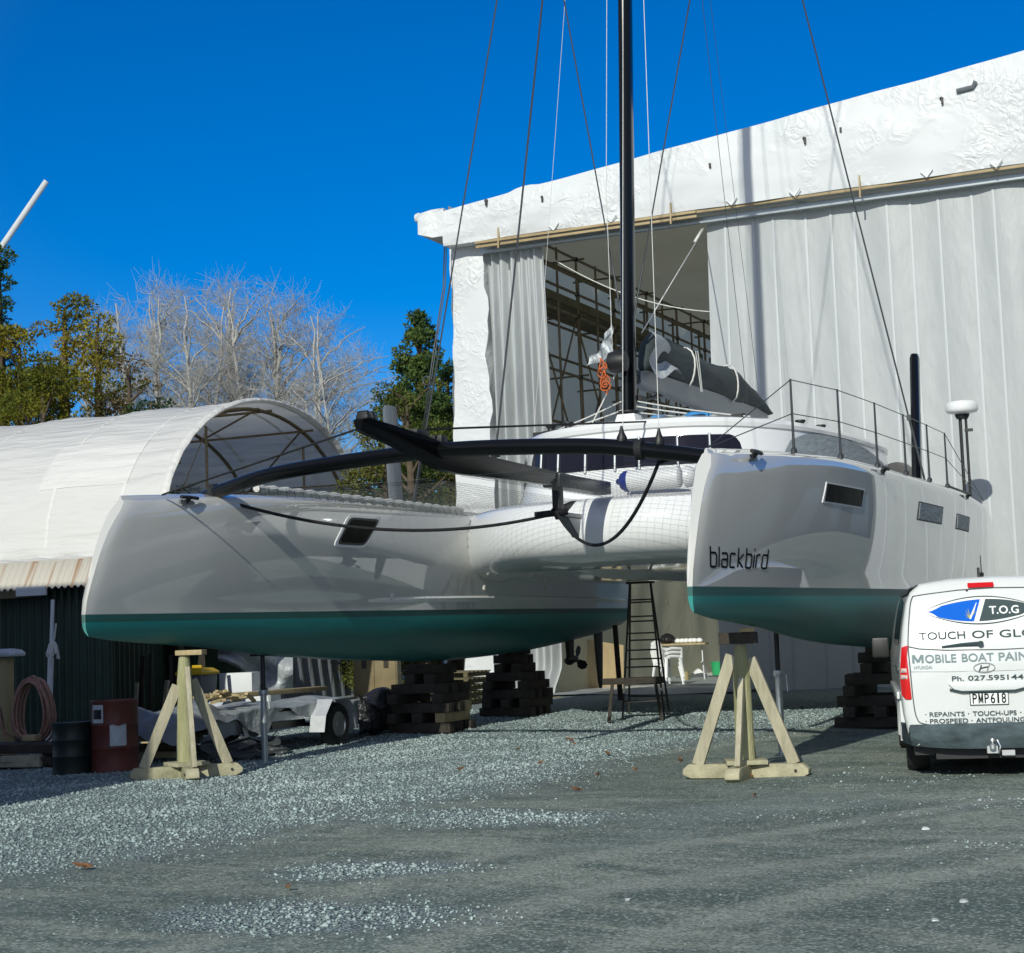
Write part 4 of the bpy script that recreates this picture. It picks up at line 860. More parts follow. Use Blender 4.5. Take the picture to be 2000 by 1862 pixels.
# door curtains
def cl(u, v):
    top = 1 - v; x = -6.95 + u * (1.43 - .06 * top) + .05 * sin(v * 3); am = .10 + .03 * sin(v * 2.4); 
    return Vector((x, YF + .05 + am * sin(u * 2 * pi * 6.5 + 1.3 * sin(u * 9) + .5 * sin(v * 4)) * (.35 + .35 * abs(sin(u * 5.3)) + .4 * smooth(v * 3)) + .03 * sin(u * 37 + v * 6) - (.5 * smooth((v - .93) / .07) if v > .93 else 0), 9.93 - (9.93 - G0 - .02) * v + .05 * abs(sin(u * 2 * pi * 3.7)) * (v < .02)))
mb = MB(); mb.grid(cl, 110, 50); part('gathered_curtain', mb, 'curtain', SH, smooth_=True, label='narrow curtain gathered in folds at the left of the doorway')
def cr(u, v):
    x = -1.86 + u * 10.2 - .16 * v * (1 - u) ** 6; return Vector((x, YF + .05 + .030 * sin(x * 2.6 + v * 2) + .025 * sin(x * 5.7 - v * 3) + .02 * sin(x * 1.1), 9.93 - (9.93 - G0) * v))
mb = MB(); mb.grid(cr, 180, 30); CU = part('drawn_curtain', mb, 'curtain', SH, smooth_=True, label='wide flat curtain closing the right of the doorway')
for i in range(18):
    x = -1.45 + i * .55 + .07 * sin(i * 2.3); u = (x + 1.86) / 10.2; mb = MB(); mb.grid(lambda a, v: cr(u + (a - .5) * .0055, v) + Vector((0, -.012 - .012 * (1 - abs(2 * a - 1)), 0)), 2, 30); part('curtain_seam', mb, 'seam', CU, smooth_=True)
# dark clips, tears and a black tube end in the film
for px, py in ((948, 392), (1058, 385), (1385, 318), (1640, 248), (1838, 192), (1570, 270)):
    p = ony(px, py, YF - .55); mb = MB(); mb.lathe([(.0, 0), (.035, .01), (.045, .05), (.02, .09)], p, 8, 'y'); mb.box(p + Vector((.02, -.01, -.07)), (.04, .05, .10)); part('clamp', mb, 'blackmatt', SH)
mb = MB(); a = ony(1868, 178, YF - .55); b = ony(1900, 170, YF - .55); mb.tube([a, b, b + Vector((.06, -.02, .10))], .045, 8); part('pipe_end', mb, 'boomgrey', SH)

mb = MB(); mb.grid(lambda u, v: Vector((XL + .1 + (XR - XL - .2) * u, 19.2 + 24.6 * v, gz(0, 19.2 + 24.6 * v) + .012)), 8, 12); fo = single('floor', mb, 'slab', None, None, kind='structure')
# scaffold standing inside the shed along its left wall
SCF = thing('scaffold', 'brown tube scaffold with a plank walkway standing inside the white shed', 'scaffold', (-6.8, 26, .2))
xa, xb = -7.15, -6.2; bays = [19.2 + 2.45 * i for i in range(9)]
for y in bays:
    for x in (xa, xb):
        mb = MB(); mb.tube([(x, y, .2), (x, y, 10.55 if x == xa else 10.4)], .034, 8); part('standard_tube', mb, 'scaf', SCF)
    for z in (2.2, 5.3, 7.55, 9.0, 10.35):
        mb = MB(); mb.tube([(xa - .15, y + .05, z), (xb + .2, y + .05, z)], .025, 6); part('transom_tube', mb, 'scaf', SCF)
mb = MB(); mb.grid(lambda u, v: Vector((-6.0 + .015 * sin(u * 60 + 2 * sin(v * 4)) + .02 * sin(u * 23), 18.9 + u * 16, .2 + v * 3.1)), 120, 14); single('hanging_sheet', mb, 'wrapin', 'grey green plastic sheet hung as a low wall inside the shed behind the work table', 'plastic sheet', (-5.75, 26, .2), smooth_=True)
for y in [19.2 + 2.45 * i + 1.2 for i in range(8)]:
    mb = MB(); mb.tube([(xb + .02, y, 5.2), (xb + .02, y, 10.4)], .028, 6); part('standard_tube', mb, 'scaf', SCF)
for z, x in ((6.3, xb), (3.7, xb), (8.2, xa), (9.9, xb), (5.15, xb), (5.6, xa), (7.5, xb), (8.95, xb), (9.0, xa), (9.5, xb), (10.35, xb), (10.5, xa), (2.2, xb)):
    mb = MB(); mb.tube([(x, 18.9, z), (x, bays[-1] + .4, z)], .033, 6); part('ledger_tube', mb, 'scaf', SCF)
for i in range(8):
    z0, z1 = (5.2, 8.9) if i % 2 == 0 else (8.9, 5.2)
    mb = MB(); mb.tube([(xb - .05, bays[i], z0), (xb - .05, bays[i + 1], z1)], .025, 6); part('brace_tube', mb, 'scaf', SCF)
    if i % 2: mb = MB(); mb.tube([(xb - .05, bays[i], .3), (xb - .05, bays[i + 1], 5.2)], .025, 6); part('brace_tube', mb, 'scaf', SCF)
    if i < 7: mb = MB(); mb.tube([(xb - .05, bays[i], z1), (xb - .05, bays[i + 1], z0)], .025, 6); part('brace_tube', mb, 'scaf', SCF)
for i in range(4):
    mb = MB(); x = xa + .18 + i * .22; mb.box((x, 28.6, 9.10 + .004 * i), (.2, 19.2, .045)); part('walk_plank', mb, 'plank', SCF)
for i in range(3):
    mb = MB(); mb.box((xb + .02, 22 + i * 6.3, 9.22), (.04, 5.6, .2)); part('toe_board', mb, 'plank', SCF)
for y in bays[:7]:
    mb = MB()
    for z in (5.15, 7.5, 8.95, 9.5, 10.35): mb.box((xb, y, z), (.09, .09, .09))
    part('coupler', mb, 'blackmatt', SCF)
# lines strung across the doorway
mb = MB(); mb.tube(sag((-5.5, YF + .3, 9.7), (-1.9, YF + .3, 8.1), .25, 12), .012, 5); single('white_line', mb, 'whiterope', 'pale line sagging across the top of the shed doorway', 'rope', (-3.5, 18.5, 8.7), smooth_=True)
mb = MB(); mb.tube([(-1.9, YF - .1, 9.75), (.05, 8.6, 6.0)], .012, 5); mb.bar((-1.9, YF - .1, 9.8), (-1.95, YF - .5, 9.45), .07, .02); single('tie_line', mb, 'whiterope', 'straight pale rope tied from the curtain top down to the mast', 'rope', (-1.9, 18.1, 9.75), smooth_=True)
mb = MB(); L_ = [ony(868, 482, YF - .2), ony(866, 560, YF - .3), ony(842, 720, YF - .5), ony(826, 838, YF - .8)]; mb.tube(L_, .016, 6); mb.tube([p + Vector((.10, -.1, 0)) for p in L_], .012, 6); mb.tube([ony(838, 745, YF - .7) + Vector((.1 * cos(t), -.1, .1 * sin(t))) for t in np.linspace(0, 6, 10)], .02, 5)
single('hanging_rope', mb, 'wire', 'dark bundle of ropes hanging from the left eave corner of the white shed', 'rope', (-8, 17.9, 10), smooth_=True)

# ================================================================== WORK THINGS IN THE DOORWAY
def gp(u, v, z): return onz(u, v, z)
mb = MB(); mb.grid(lambda u, v: Vector((-5.9 + u * 4.6 + .3 * sin(v * 5), 17.0 + v * 9.5 + .4 * sin(u * 7), gz(-3, 17 + v * 9.5) + .018 + .03 * abs(sin(u * 13 + v * 4) * sin(v * 17)))), 40, 50)
single('dust_sheet', mb, 'tarp', 'pale crumpled plastic sheet spread on the floor of the shed doorway', 'dust sheet', (-3.5, 20, .2), smooth_=True)
# step ladder
LD = thing('step_ladder', 'tall dark step ladder standing open at the stern of the left hull', 'ladder', (-1.1, 11.2, gz(-1.1, 11.2)))
b0 = ORI[LD.name]; zg = b0.z; H = 2.2
for nm, y0, y1, n in (('front_frame', -.42, 0.0, 7), ('rear_frame', .55, .06, 6)):
    mb = MB()
    for sx in (-1, 1): mb.bar(b0 + Vector((sx * .34, y0, 0)), b0 + Vector((sx * .17, y1, H)), .045, .03, (1, 0, 0))
    for i in range(n):
        t = (i + 1) / (n + 1); w = .34 - .17 * t; mb.box(b0 + Vector((0, y0 + (y1 - y0) * t, H * t)), (2 * w, .07 if y0 < 0 else .03, .025))
    part(nm, mb, 'darkladder', LD)
mb = MB(); mb.box(b0 + Vector((0, .02, H + .01)), (.46, .2, .035)); part('top_step', mb, 'darkladder', LD)
LD.rotation_euler = (0, 0, .25)
# trestle
TR = thing('sawhorse', 'low dark wooden sawhorse in front of the step ladder', 'sawhorse', (-.95, 10.3, gz(-1, 10.3))); b0 = ORI[TR.name]
mb = MB(); mb.box(b0 + Vector((0, 0, .64)), (1.0, .13, .10)); part('beam', mb, 'darktimber', TR, bevel=.005)
for sx in (-1, 1):
    for sy in (-1, 1): mb = MB(); mb.bar(b0 + Vector((sx * .42, sy * .24, 0)), b0 + Vector((sx * .34, sy * .03, .62)), .09, .05, (1, 0, 0)); part('leg', mb, 'darktimber', TR)
TR.rotation_euler = (0, 0, .35)
# work table with things on it
fz_ = .2
wt = gp(1335, 1330, fz_); TBL = thing('work_table', 'pale folding work table against the grey sheet inside the shed doorway', 'table', wt); b0 = ORI[TBL.name]
mb = MB(); mb.box(b0 + Vector((0, 0, .90)), (1.25, .6, .04)); part('table_top', mb, 'newtimber', TBL, bevel=.005)
for sx in (-1, 1):
    mb = MB(); mb.tube([b0 + Vector((sx * .58, -.28, 0)), b0 + Vector((sx * .50, 0, .45)), b0 + Vector((sx * .5, .0, .88))], .018, 6); mb.tube([b0 + Vector((sx * .58, .28, 0)), b0 + Vector((sx * .50, 0, .45))], .018, 6); mb.tube([b0 + Vector((sx * .5, -.2, .45)), b0 + Vector((sx * .5, .2, .45))], .015, 6); part('leg', mb, 'whitebox', TBL)
TBL.rotation_euler = (0, 0, .15)
mb = MB(); mb.lathe([(.02, 0), (.17, .02), (.21, .10), (.15, .2), (.06, .25), (.01, .26)], b0 + Vector((-.35, -.05, .922)), 14); single('black_bag', mb, 'blackplastic', 'small black rubbish bag lying on the work table', 'bag', b0 + Vector((-.35, -.05, .92)), smooth_=True)
mb = MB()
for k in range(6): mb.lathe([(.02, 0), (.07, .02), (.09, .06), (.05, .11), (.01, .12)], b0 + Vector((-.1 + .11 * k, .05 * sin(k * 3), .922)), 10)
single('rags', mb, 'chair', 'row of crumpled white rags on the right of the work table', 'rag', b0 + Vector((.2, 0, .92)), smooth_=True)
# stack of white plastic chairs
def make_chair(loc, rz, label):
    t = thing('plastic_chair', label, 'chair', loc, rz, 'stacked white plastic chairs'); ORI[t.name] = Vector((0, 0, 0))
    mb = MB(); mb.grid(lambda u, v: Vector(((u - .5) * .44 * (1 - .1 * v), (v - .5) * .44, .44 - .02 * sin(pi * u) * sin(pi * v) - .02 * (1 - v))), 8, 8); part('seat', mb, 'chair', t, smooth_=True)
    mb = MB()
    mb.grid(lambda u, v: Vector(((u - .5) * (.42 + .06 * v - .12 * v * v), .22 + .12 * v - .10 * (1 - (2 * u - 1) ** 2) * .4, .44 + .42 * v - .06 * v * abs(2 * u - 1) ** 3)), 10, 8)
    part('backrest', mb, 'chair', t, smooth_=True)
    for sx in (-1, 1):
        mb = MB(); mb.tube([(sx * .24, -.22, .44), (sx * .27, -.2, .65), (sx * .27, .1, .67), (sx * .22, .26, .62)], .022, 6, ell=(1.6, .7)); part('armrest', mb, 'chair', t)
        for sy in (-1, 1): mb = MB(); mb.tube([(sx * .25, sy * .26, 0), (sx * .2, sy * .2, .44)], [.02, .032], 6, ell=(1.5, .8)); part('leg', mb, 'chair', t)
    return t
cp_ = gp(1305, 1339, fz_); c1 = make_chair(cp_, 2.6, 'lowest white plastic chair of the stack beside the work table')
for k, lb in ((1, 'middle white plastic chair of the stack beside the work table'), (2, 'topmost white plastic chair of the stack beside the work table')): dup(c1, cp_ + Vector((.02 * k, -.03 * k, .09 * k)), 2.6, lb)
p = gp(1403, 1320, fz_); mb = MB(); mb.lathe([(.14, 0), (.15, .02), (.18, .34), (.19, .35), (.19, .37), (.165, .37), (.15, .05)], p, 18); single('green_bucket', mb, 'green', 'bright green bucket on the floor to the right of the work table', 'bucket', p)
p2 = gp(1402, 1310, fz_) + Vector((.1, .9, 0)); mb = MB(); mb.box(p2 + Vector((0, 0, .40)), (.55, .4, .8)); single('white_carton', mb, 'whitebox', 'white box standing behind the green bucket', 'box', p2, bevel=.015)
p = gp(1365, 1324, fz_); mb = MB(); mb.grid(lambda u, v: p + Vector(((u - .5) * .7, (v - .5) * .5, .02 + .22 * sin(pi * u) * sin(pi * v) * (.7 + .3 * sin(9 * u + 7 * v)))), 14, 12); single('white_sack', mb, 'chair', 'white plastic sack slumped on the floor between table and green bucket', 'sack', p, smooth_=True)
p = gp(1338, 1330, fz_); mb = MB(); mb.lathe([(.08, 0), (.09, .22), (.1, .23), (.085, .23), (.07, .03)], p + Vector((.02, 0, 0)), 14); single('tin_can', mb, 'beige', 'small tan can on the floor under the work table', 'can', p)
# plywood sheet, white panel, blue crate and board strips near the door's left edge
mb = MB(); a = gp(1136, 1350, .16); b = gp(1216, 1346, .16); mb.prism([a, b, b + Vector((.0, .1, 1.0)), a + Vector((0, .1, 1.18))], (0.02, .03, 0)); single('plywood_sheet', mb, 'ply', 'tan plywood sheet leaning in the shed doorway behind the rudder', 'plywood', a)
pl = gp(1065, 1330, .16); mb = MB(); mb.grid(lambda u, v: pl + Vector((-.45 + u * 1.25 + .3 * v * u, -.1 - .75 * v ** 3, 1.02 - u * .12 * (1 - v) - .98 * v + .02 * sin(u * 12) * v)), 16, 14); single('curved_sheet', mb, 'whitebox', 'white sheet curving out onto the ground beside the rear cribbing pile', 'panel', pl, smooth_=True)
p = gp(1045, 1318, .17); mb = MB(); mb.box(p + Vector((0, .5, 1.12)), (.52, .4, .34)); mb.box(p + Vector((0, .5, 1.30)), (.56, .44, .04)); mb.box(p + Vector((0, .5, .47)), (.4, .35, .95)); mb.mi = [0] * 12 + [1] * 6; single('blue_crate', mb, ['blue', 'whitebox'], 'blue crate on a stand behind the rear cribbing pile', 'crate', p, bevel=.01)
for k, (u0, v0, u1, v1) in enumerate(((1085, 1356, 1215, 1350), (1060, 1370, 1170, 1352))):
    a, b = gp(u0, v0, .15), gp(u1, v1, .15); mb = MB(); mb.bar(a + Vector((0, 0, .03)), b + Vector((0, 0, .03)), .10, .03); single('floor_batten', mb, 'newtimber', ['pale batten lying on the ground under the rudder', 'orange tan batten lying beside the rear cribbing pile'][k], 'timber', a)
mb = MB(); a, b = onz(1105, 1448), onz(1290, 1406); 
mb = MB(); A_, B_, C_2, D_ = onz(1055, 1352, .15), onz(1200, 1347, .15), onz(1195, 1334, .17), onz(1080, 1336, .17)
mb.grid(lambda u, v: (A_.lerp(B_, u)).lerp(D_.lerp(C_2, u), v) + Vector((0, .05 * sin(u * 17), .03 + .05 * abs(sin(u * 11 + v * 5) * sin(v * 7 + u * 3)))), 34, 14); single('plastic_sheet', mb, 'chair', 'bright white plastic sheet lying on the ground between the rear cribbing pile and the rudder', 'plastic sheet', A_, smooth_=True)
# pallets seen between the two piles, and a beige cabinet beyond
PL = thing('pallet', 'grey weathered pallets stacked behind the two cribbing piles', 'pallet', (-6.4, 14.8, gz(-6.4, 14.8))); b0 = ORI[PL.name]
for i in range(5):
    mb = MB()
    for j in range(3): mb.box(b0 + Vector((-.5 + j * .5, 0, .05 + i * .13)), (.09, 1.0, .08))
    for j in range(6): mb.box(b0 + Vector((0, -.45 + j * .18, .105 + i * .13)), (1.15, .1, .022))
    part('slat_deck', mb, 'plank', PL)
cb = gp(735, 1374, .15); CB = thing('tool_cabinet', 'brown beige cabinet with panelled doors seen left of the front cribbing pile', 'cabinet', cb); b0 = ORI[CB.name]
mb = MB(); mb.box(b0 + Vector((0, .3, .95)), (.95, .6, 1.9)); part('carcass', mb, 'brownpanel', CB, bevel=.01)
for sx in (-.235, .235):
    mb = MB(); mb.box(b0 + Vector((sx, -.01, .95)), (.42, .03, 1.7)); d = part('door', mb, 'brownpanel', CB, bevel=.006); mb = MB(); mb.box(b0 + Vector((sx, -.035, 1.05)), (.10, .02, .6)); part('louvre', mb, 'darktimber', d)
CB.rotation_euler = (0, 0, .35)

# ================================================================== THE HOOP TENT ON ITS SHED
TN = thing('hoop_tent', 'white fabric hoop tent with an open arched end, raised over the green shed', 'tent', (-12, 17, 0))
tx0, tx1 = -12.05, -34.0; ty0, ty1 = 12.9, 21.7; tzb = 3.35; tcy = (ty0 + ty1) / 2
def arch(a): return (tcy - (ty1 - ty0) / 2 * cos(a), tzb + 3.62 * sin(a) ** .9)
def tent_pt(u, v, k=1.0):
    a = pi * v; y, z = arch(a); x = tx0 + (tx1 - tx0) * u; rib = abs(sin(u * pi * 9)); sagk = (.06 * (rib - .6) if 0 < u < 1 else 0)
    n = Vector((0, -cos(a), sin(a))); return Vector((x, y, z)) + n * (-sagk * sin(a) + (.014 * sin(v * 95 + 2 * sin(x * .8)) + .010 * sin(v * 210 + x)) * (1 - rib) - (1 - k))
mb = MB(); mb.grid(lambda u, v: tent_pt(u, v), 72, 80); TC = part('cover', mb, 'tent', TN, smooth_=True)
for x_ in (-13.1, -14.9, -17.4, -19.8, -22.4):
    mb = MB(); u_ = (tx0 - x_) / (tx0 - tx1); mb.grid(lambda a, v: tent_pt(u_ + (a - .5) * .0042, .02 + .96 * v) + Vector((0, -cos(pi * v), sin(pi * v))) * (.006 + .016 * (1 - abs(2 * a - 1))), 2, 80); part('cover_seam', mb, 'tent', TC, smooth_=True)
mb = MB(); mb.grid(lambda a, v: tent_pt(.045 + .105 * a, .13 + .11 * v) + Vector((0, -cos(pi * (.13 + .11 * v)), sin(pi * (.13 + .11 * v)))) * .016, 10, 12); part('cover_patch', mb, 'tent', TC, smooth_=True)
mb = MB(); n = 46; rr = []
for i in range(n + 1):
    a = pi * i / n; y, z = arch(a); nn = Vector((0, -cos(a), sin(a))); c = Vector((tx0 + .02, y, z)); k = .11 + .015 * sin(i * 2.7); rr.append([c + Vector((cos(q) * k, 0, 0)) + nn * sin(q) * .06 for q in [2 * pi * j / 8 for j in range(8)]])
mb.loft(rr, True, True); part('arch_hem', mb, 'tent', TC, smooth_=60)
for x in (-12.4, -15.2, -18.2, -21.2, -24.5):
    mb = MB(); mb.tube([(x, arch(pi * i / 30)[0] + .16 * cos(pi * i / 30), arch(pi * i / 30)[1] - .16 * sin(pi * i / 30)) for i in range(31)], .045, 8); part('rib_tube', mb, 'scaf', TN)
for v in (.18, .36, .5, .64, .82):
    mb = MB(); p = tent_pt(0, v, .82); mb.tube([p, Vector((tx0 - 14, p.y, p.z))], .030, 6); part('purlin_tube', mb, 'scaf', TN)
for a, b in (((-12.4, .36), (-15.2, .18)), ((-12.4, .64), (-15.2, .82)), ((-12.4, .5), (-15.2, .64)), ((-12.4, .5), (-15.2, .36)), ((-15.2, .5), (-18.2, .3))):
    mb = MB(); p, q = arch(pi * a[1]), arch(pi * b[1]); mb.tube([(a[0], p[0], p[1] - .12), (b[0], q[0], q[1] - .12)], .024, 6); part('brace_tube', mb, 'scaf', TN)
mb = MB(); y, z = 15.4, tzb + 2.0; mb.tube([(-12.4, 15.2, tzb), (-12.4, 15.2, tzb + 2.9)], .03, 6); mb.tube([(-12.4, 19.2, tzb), (-12.4, 19.2, tzb + 2.8)], .03, 6); mb.tube([(-12.4, 13.2, tzb + 1.0), (-12.4, 21.4, tzb + 1.6)], .02, 6); mb.tube([(-12.4, 15.2, tzb + 2.8), (-12.1, 12.9, tzb)], .012, 5); part('end_post', mb, 'scaf', TN)
for sy in (ty0, ty1):
    mb = MB(); mb.box(((tx0 + tx1) / 2, sy, tzb - .06), (tx0 - tx1, .15, .14)); part('sill_beam', mb, 'plank', TN)
# crumpled hem lying on the lean-to
mb = MB(); mb.grid(lambda u, v: Vector((-12.1 - u * 12, ty0 - .1 - v * .7 + .12 * sin(u * 60), tzb + .05 - v * .12 + .09 * abs(sin(u * 43 + v * 5)) * (1 - .4 * v))), 120, 6); part('loose_hem', mb, 'tent', TC, smooth_=True)

GS = thing('green_shed', 'dark green corrugated iron shed with a rusty lean-to roof, under the white tent', 'shed', (-12, 8, 0))
def corr(x, k=.022, p=.076): return k * sin(2 * pi * x / p)
mb = MB(); nx = 900; x0, x1 = -26.0, -8.7
vs = [(x0 + (x1 - x0) * i / nx, 7.1 + corr(x0 + (x1 - x0) * i / nx, .02, .152), z) for i in range(nx + 1) for z in (0, 2.62)]
mb.add(vs, [(2 * i, 2 * i + 2, 2 * i + 3, 2 * i + 1) for i in range(nx)]); part('front_wall', mb, 'greencorr', GS, smooth_=True)
mb = MB(); ny = 300; y0, y1 = 7.1, 12.6
vs = [(-11.7 + corr(y0 + (y1 - y0) * i / ny, .02, .152), y0 + (y1 - y0) * i / ny, z) for i in range(ny + 1) for z in (0, 2.62 + .7 * i / ny)]
mb.add(vs, [(2 * i, 2 * i + 2, 2 * i + 3, 2 * i + 1) for i in range(ny)]); part('end_wall', mb, 'greencorr', GS, smooth_=True)
mb = MB(); nx = 1300; x0, x1 = -26.0, -8.85
vs = [(x0 + (x1 - x0) * i / nx, y, z + corr(x0 + (x1 - x0) * i / nx, .022, .13)) for i in range(nx + 1) for y, z in ((6.62, 2.56), (6.86, 3.0), (12.85, 3.36))]
mb.add(vs, [(3 * i + k, 3 * i + 3 + k, 3 * i + 4 + k, 3 * i + 1 + k) for i in range(nx) for k in (0, 1)]); part('lean_to_roof', mb, 'rustroof', GS, smooth_=True)
mb = MB(); mb.box((-17.0, 6.68, 2.50), (14.4, .05, .16)); part('fascia_board', mb, 'plank', GS); mb = MB(); mb.box((-9.95, 6.62, 2.52), (.60, .05, .15)); part('fascia_board', mb, 'whitebox', GS, label='pale short fascia board under the roof edge')
for x in (-11.5, -14, -17): mb = MB(); mb.box((x, 12.75, 1.65), (.2, .2, 3.3)); part('post', mb, 'darktimber', GS)
mb = MB(); mb.box((-20, 21.7, 1.65), (16, .1, 3.3)); mb.box((-22, 17, 1.65), (.1, 9, 3.3)); part('rear_wall', mb, 'greencorr', GS)
mb = MB(); p = onz(97, 1425, .45); 
DP = thing('downpipe', 'white pole standing against the green shed, with a mop head tied to it', 'pole', (-8.15, 6.0, 0)); 
mb = MB(); a = ony(95, 1425, 6.0); b = ony(103, 1172, 6.3); mb.tube([a + Vector((0, 0, -.55)), a, a.lerp(b, .55)], .048, 12); mb.tube([a.lerp(b, .5), b], .03, 10); part('tube', mb, 'whitebox', DP)
mb = MB(); p = ony(103, 1262, 5.93)
for k in range(26): q = 2 * pi * k / 26; mb.tube([p + Vector((0, 0, .10)), p + Vector((.06 * cos(q), .05 * sin(q), .02)), p + Vector((.10 * cos(q) * (1 + .3 * sin(k * 5)), .07 * sin(q), -.16 - .05 * sin(k * 7)))], .012, 4, False)
mb.tube([p + Vector((.03, 0, .1)), p + Vector((.07, 0, .35))], .015, 5); part('mop_head', mb, 'whiterope', DP)
# service pedestal, hose, pallet and planks at the left edge
sp = ony(12, 1420, 4.9); SPD = thing('service_pedestal', 'pale post with a rounded white cap at the left edge of the photo', 'pedestal', (sp.x, sp.y, 0)); b0 = ORI[SPD.name]
zt = ony(12, 1283, 4.9).z; mb = MB(); mb.box(b0 + Vector((0, 0, zt / 2)), (.19, .16, zt)); part('post', mb, 'beige', SPD, bevel=.01); mb = MB(); mb.loft([[b0 + Vector((sx * w, sy * w * .7, z)) for sx, sy in ((-1, -1), (1, -1), (1, 1), (-1, 1))] for w, z in ((.24, zt), (.25, zt + .05), (.20, zt + .10), (.10, zt + .12))], True, True); part('cap', mb, 'drumpaint', SPD, bevel=.02)
HS = MB(); hc = ony(60, 1395, 3.6)
for k in range(10):
    w, h, ox = .27 + .012 * (k % 4), .40 + .016 * (k % 5), .05 * sin(k * 2.3)
    HS.tube([hc + Vector((ox + w * cos(t) * (1 + .08 * sin(t + k)), -.05 + .018 * k, h * sin(t) - .05 * cos(2 * t) + .02 * sin(k * 3 + t * 2))) for t in np.linspace(0, 2 * pi, 22)], .017, 6, False)
HS.tube([hc + Vector((-.25, 0, -.35)), hc + Vector((-.42, -.1, -.2)), hc + Vector((-.45, -.1, .1)), hc + Vector((-.38, -.05, -.42)), hc + Vector((-.2, -.1, -.5))], .016, 6)
single('garden_hose', HS, 'hose', 'pink hose hung in a tall coil beside the green shed', 'hose', hc, smooth_=True)
bt = ony(45, 1460, 3.2); BT = thing('work_bench', 'low dark timber bench with pale planks stacked underneath, below the hose coil', 'bench', (bt.x, bt.y, 0)); b0 = ORI[BT.name]
zt = ony(45, 1452, 3.2).z; mb = MB(); mb.box(b0 + Vector((-.1, 0, zt - .06)), (1.7, .6, .12)); part('bench_top', mb, 'darktimber', BT, bevel=.008); mb = MB(); mb.box(b0 + Vector((-.1, -.1, zt - .22)), (1.75, .5, .10)); part('lower_rail', mb, 'darktimber', BT)
for sx in (-.85, .6): mb = MB(); mb.box(b0 + Vector((sx, 0, (zt - .1) / 2)), (.14, .5, zt - .1)); part('leg', mb, 'darktimber', BT)
for k, (ox, oz, L_, mt) in enumerate(((-.55, .07, .9, 'newtimber'), (-.6, .17, .8, 'newtimber'), (.25, .06, .75, 'pine'), (.3, .13, .6, 'pine'))):
    mb = MB(); mb.box(b0 + Vector((ox, -.38, oz)), (L_, .14, .08), Matrix.Rotation(.1 * k - .1, 3, 'Z')); single('plank', mb, mt, ['pale plank on the ground below the dark bench', 'pale plank resting on another plank below the dark bench', 'greenish plank end under the right of the dark bench', 'upper greenish plank end under the right of the dark bench'][k], 'plank', b0 + Vector((ox, -.38, oz)), bevel=.004)
mb = MB(); q = ony(62, 1447, 3.1); mb.box(q + Vector((0, 0, .04)), (.22, .14, .08)); single('foam_block', mb, 'newtimber', 'small orange tan block on the bench inside the hose coil', 'block', q, bevel=.01)
# drums
def drum(name, label, x, y, z, r, h, mt, patch=None):
    t = thing(name, label, 'drum', (x, y, z), 0, 'steel drums by the left stand'); P = []
    for q, k in ((0, .96), (.01, 1), (.03, 1), (.04, .975), (.32, .975), (.335, 1.0), (.35, .975), (.64, .975), (.655, 1.0), (.67, .975), (.95, .975), (.965, 1), (.995, 1), (1.0, .97), (.985, .94), (.985, .3)): P.append((r * k, h * q))
    mb = MB(); mb.lathe(P, (x, y, z), 32); part('shell', mb, mt, t, smooth_=40)
    if patch:
        a0, a1, z0, z1 = patch; mb = MB(); mb.grid(lambda u, v: Vector((x + (r * .98 + .004) * cos(a0 + (a1 - a0) * u), y + (r * .98 + .004) * sin(a0 + (a1 - a0) * u), z + h * (z0 + (z1 - z0) * v + .012 * sin(u * 9) * v))), 14, 4); part('paint_patch', mb, 'drumpaint', t, smooth_=True)
    return t
dx, dy = onz(196, 1512)[0], onz(196, 1512)[1] + .3
D1 = drum('steel_drum', 'rusty red drum with pale paint patches, next to the black drum', dx, dy, gz(dx, dy), .30, .90, 'rust', (-1.12, -.42, .37, .655))
mb = MB(); mb.grid(lambda u, v: Vector((dx + .299 * cos(-2.02 + .62 * u), dy + .299 * sin(-2.02 + .62 * u), gz(dx, dy) + .90 * (.69 + .25 * v))), 8, 2); part('label_square', mb, 'drumpaint', D1)
mb = MB(); mb.grid(lambda u, v: Vector((dx + .3025 * cos(-1.94 + .46 * u), dy + .3025 * sin(-1.94 + .46 * u), gz(dx, dy) + .90 * (.745 + .13 * v))), 8, 2); part('label_panel', mb, 'blackmatt', D1)
drum('steel_drum', 'black drum standing in shade left of the rusty red drum', dx - .50, dy - .22, gz(dx, dy), .25, .64, 'drumblack')

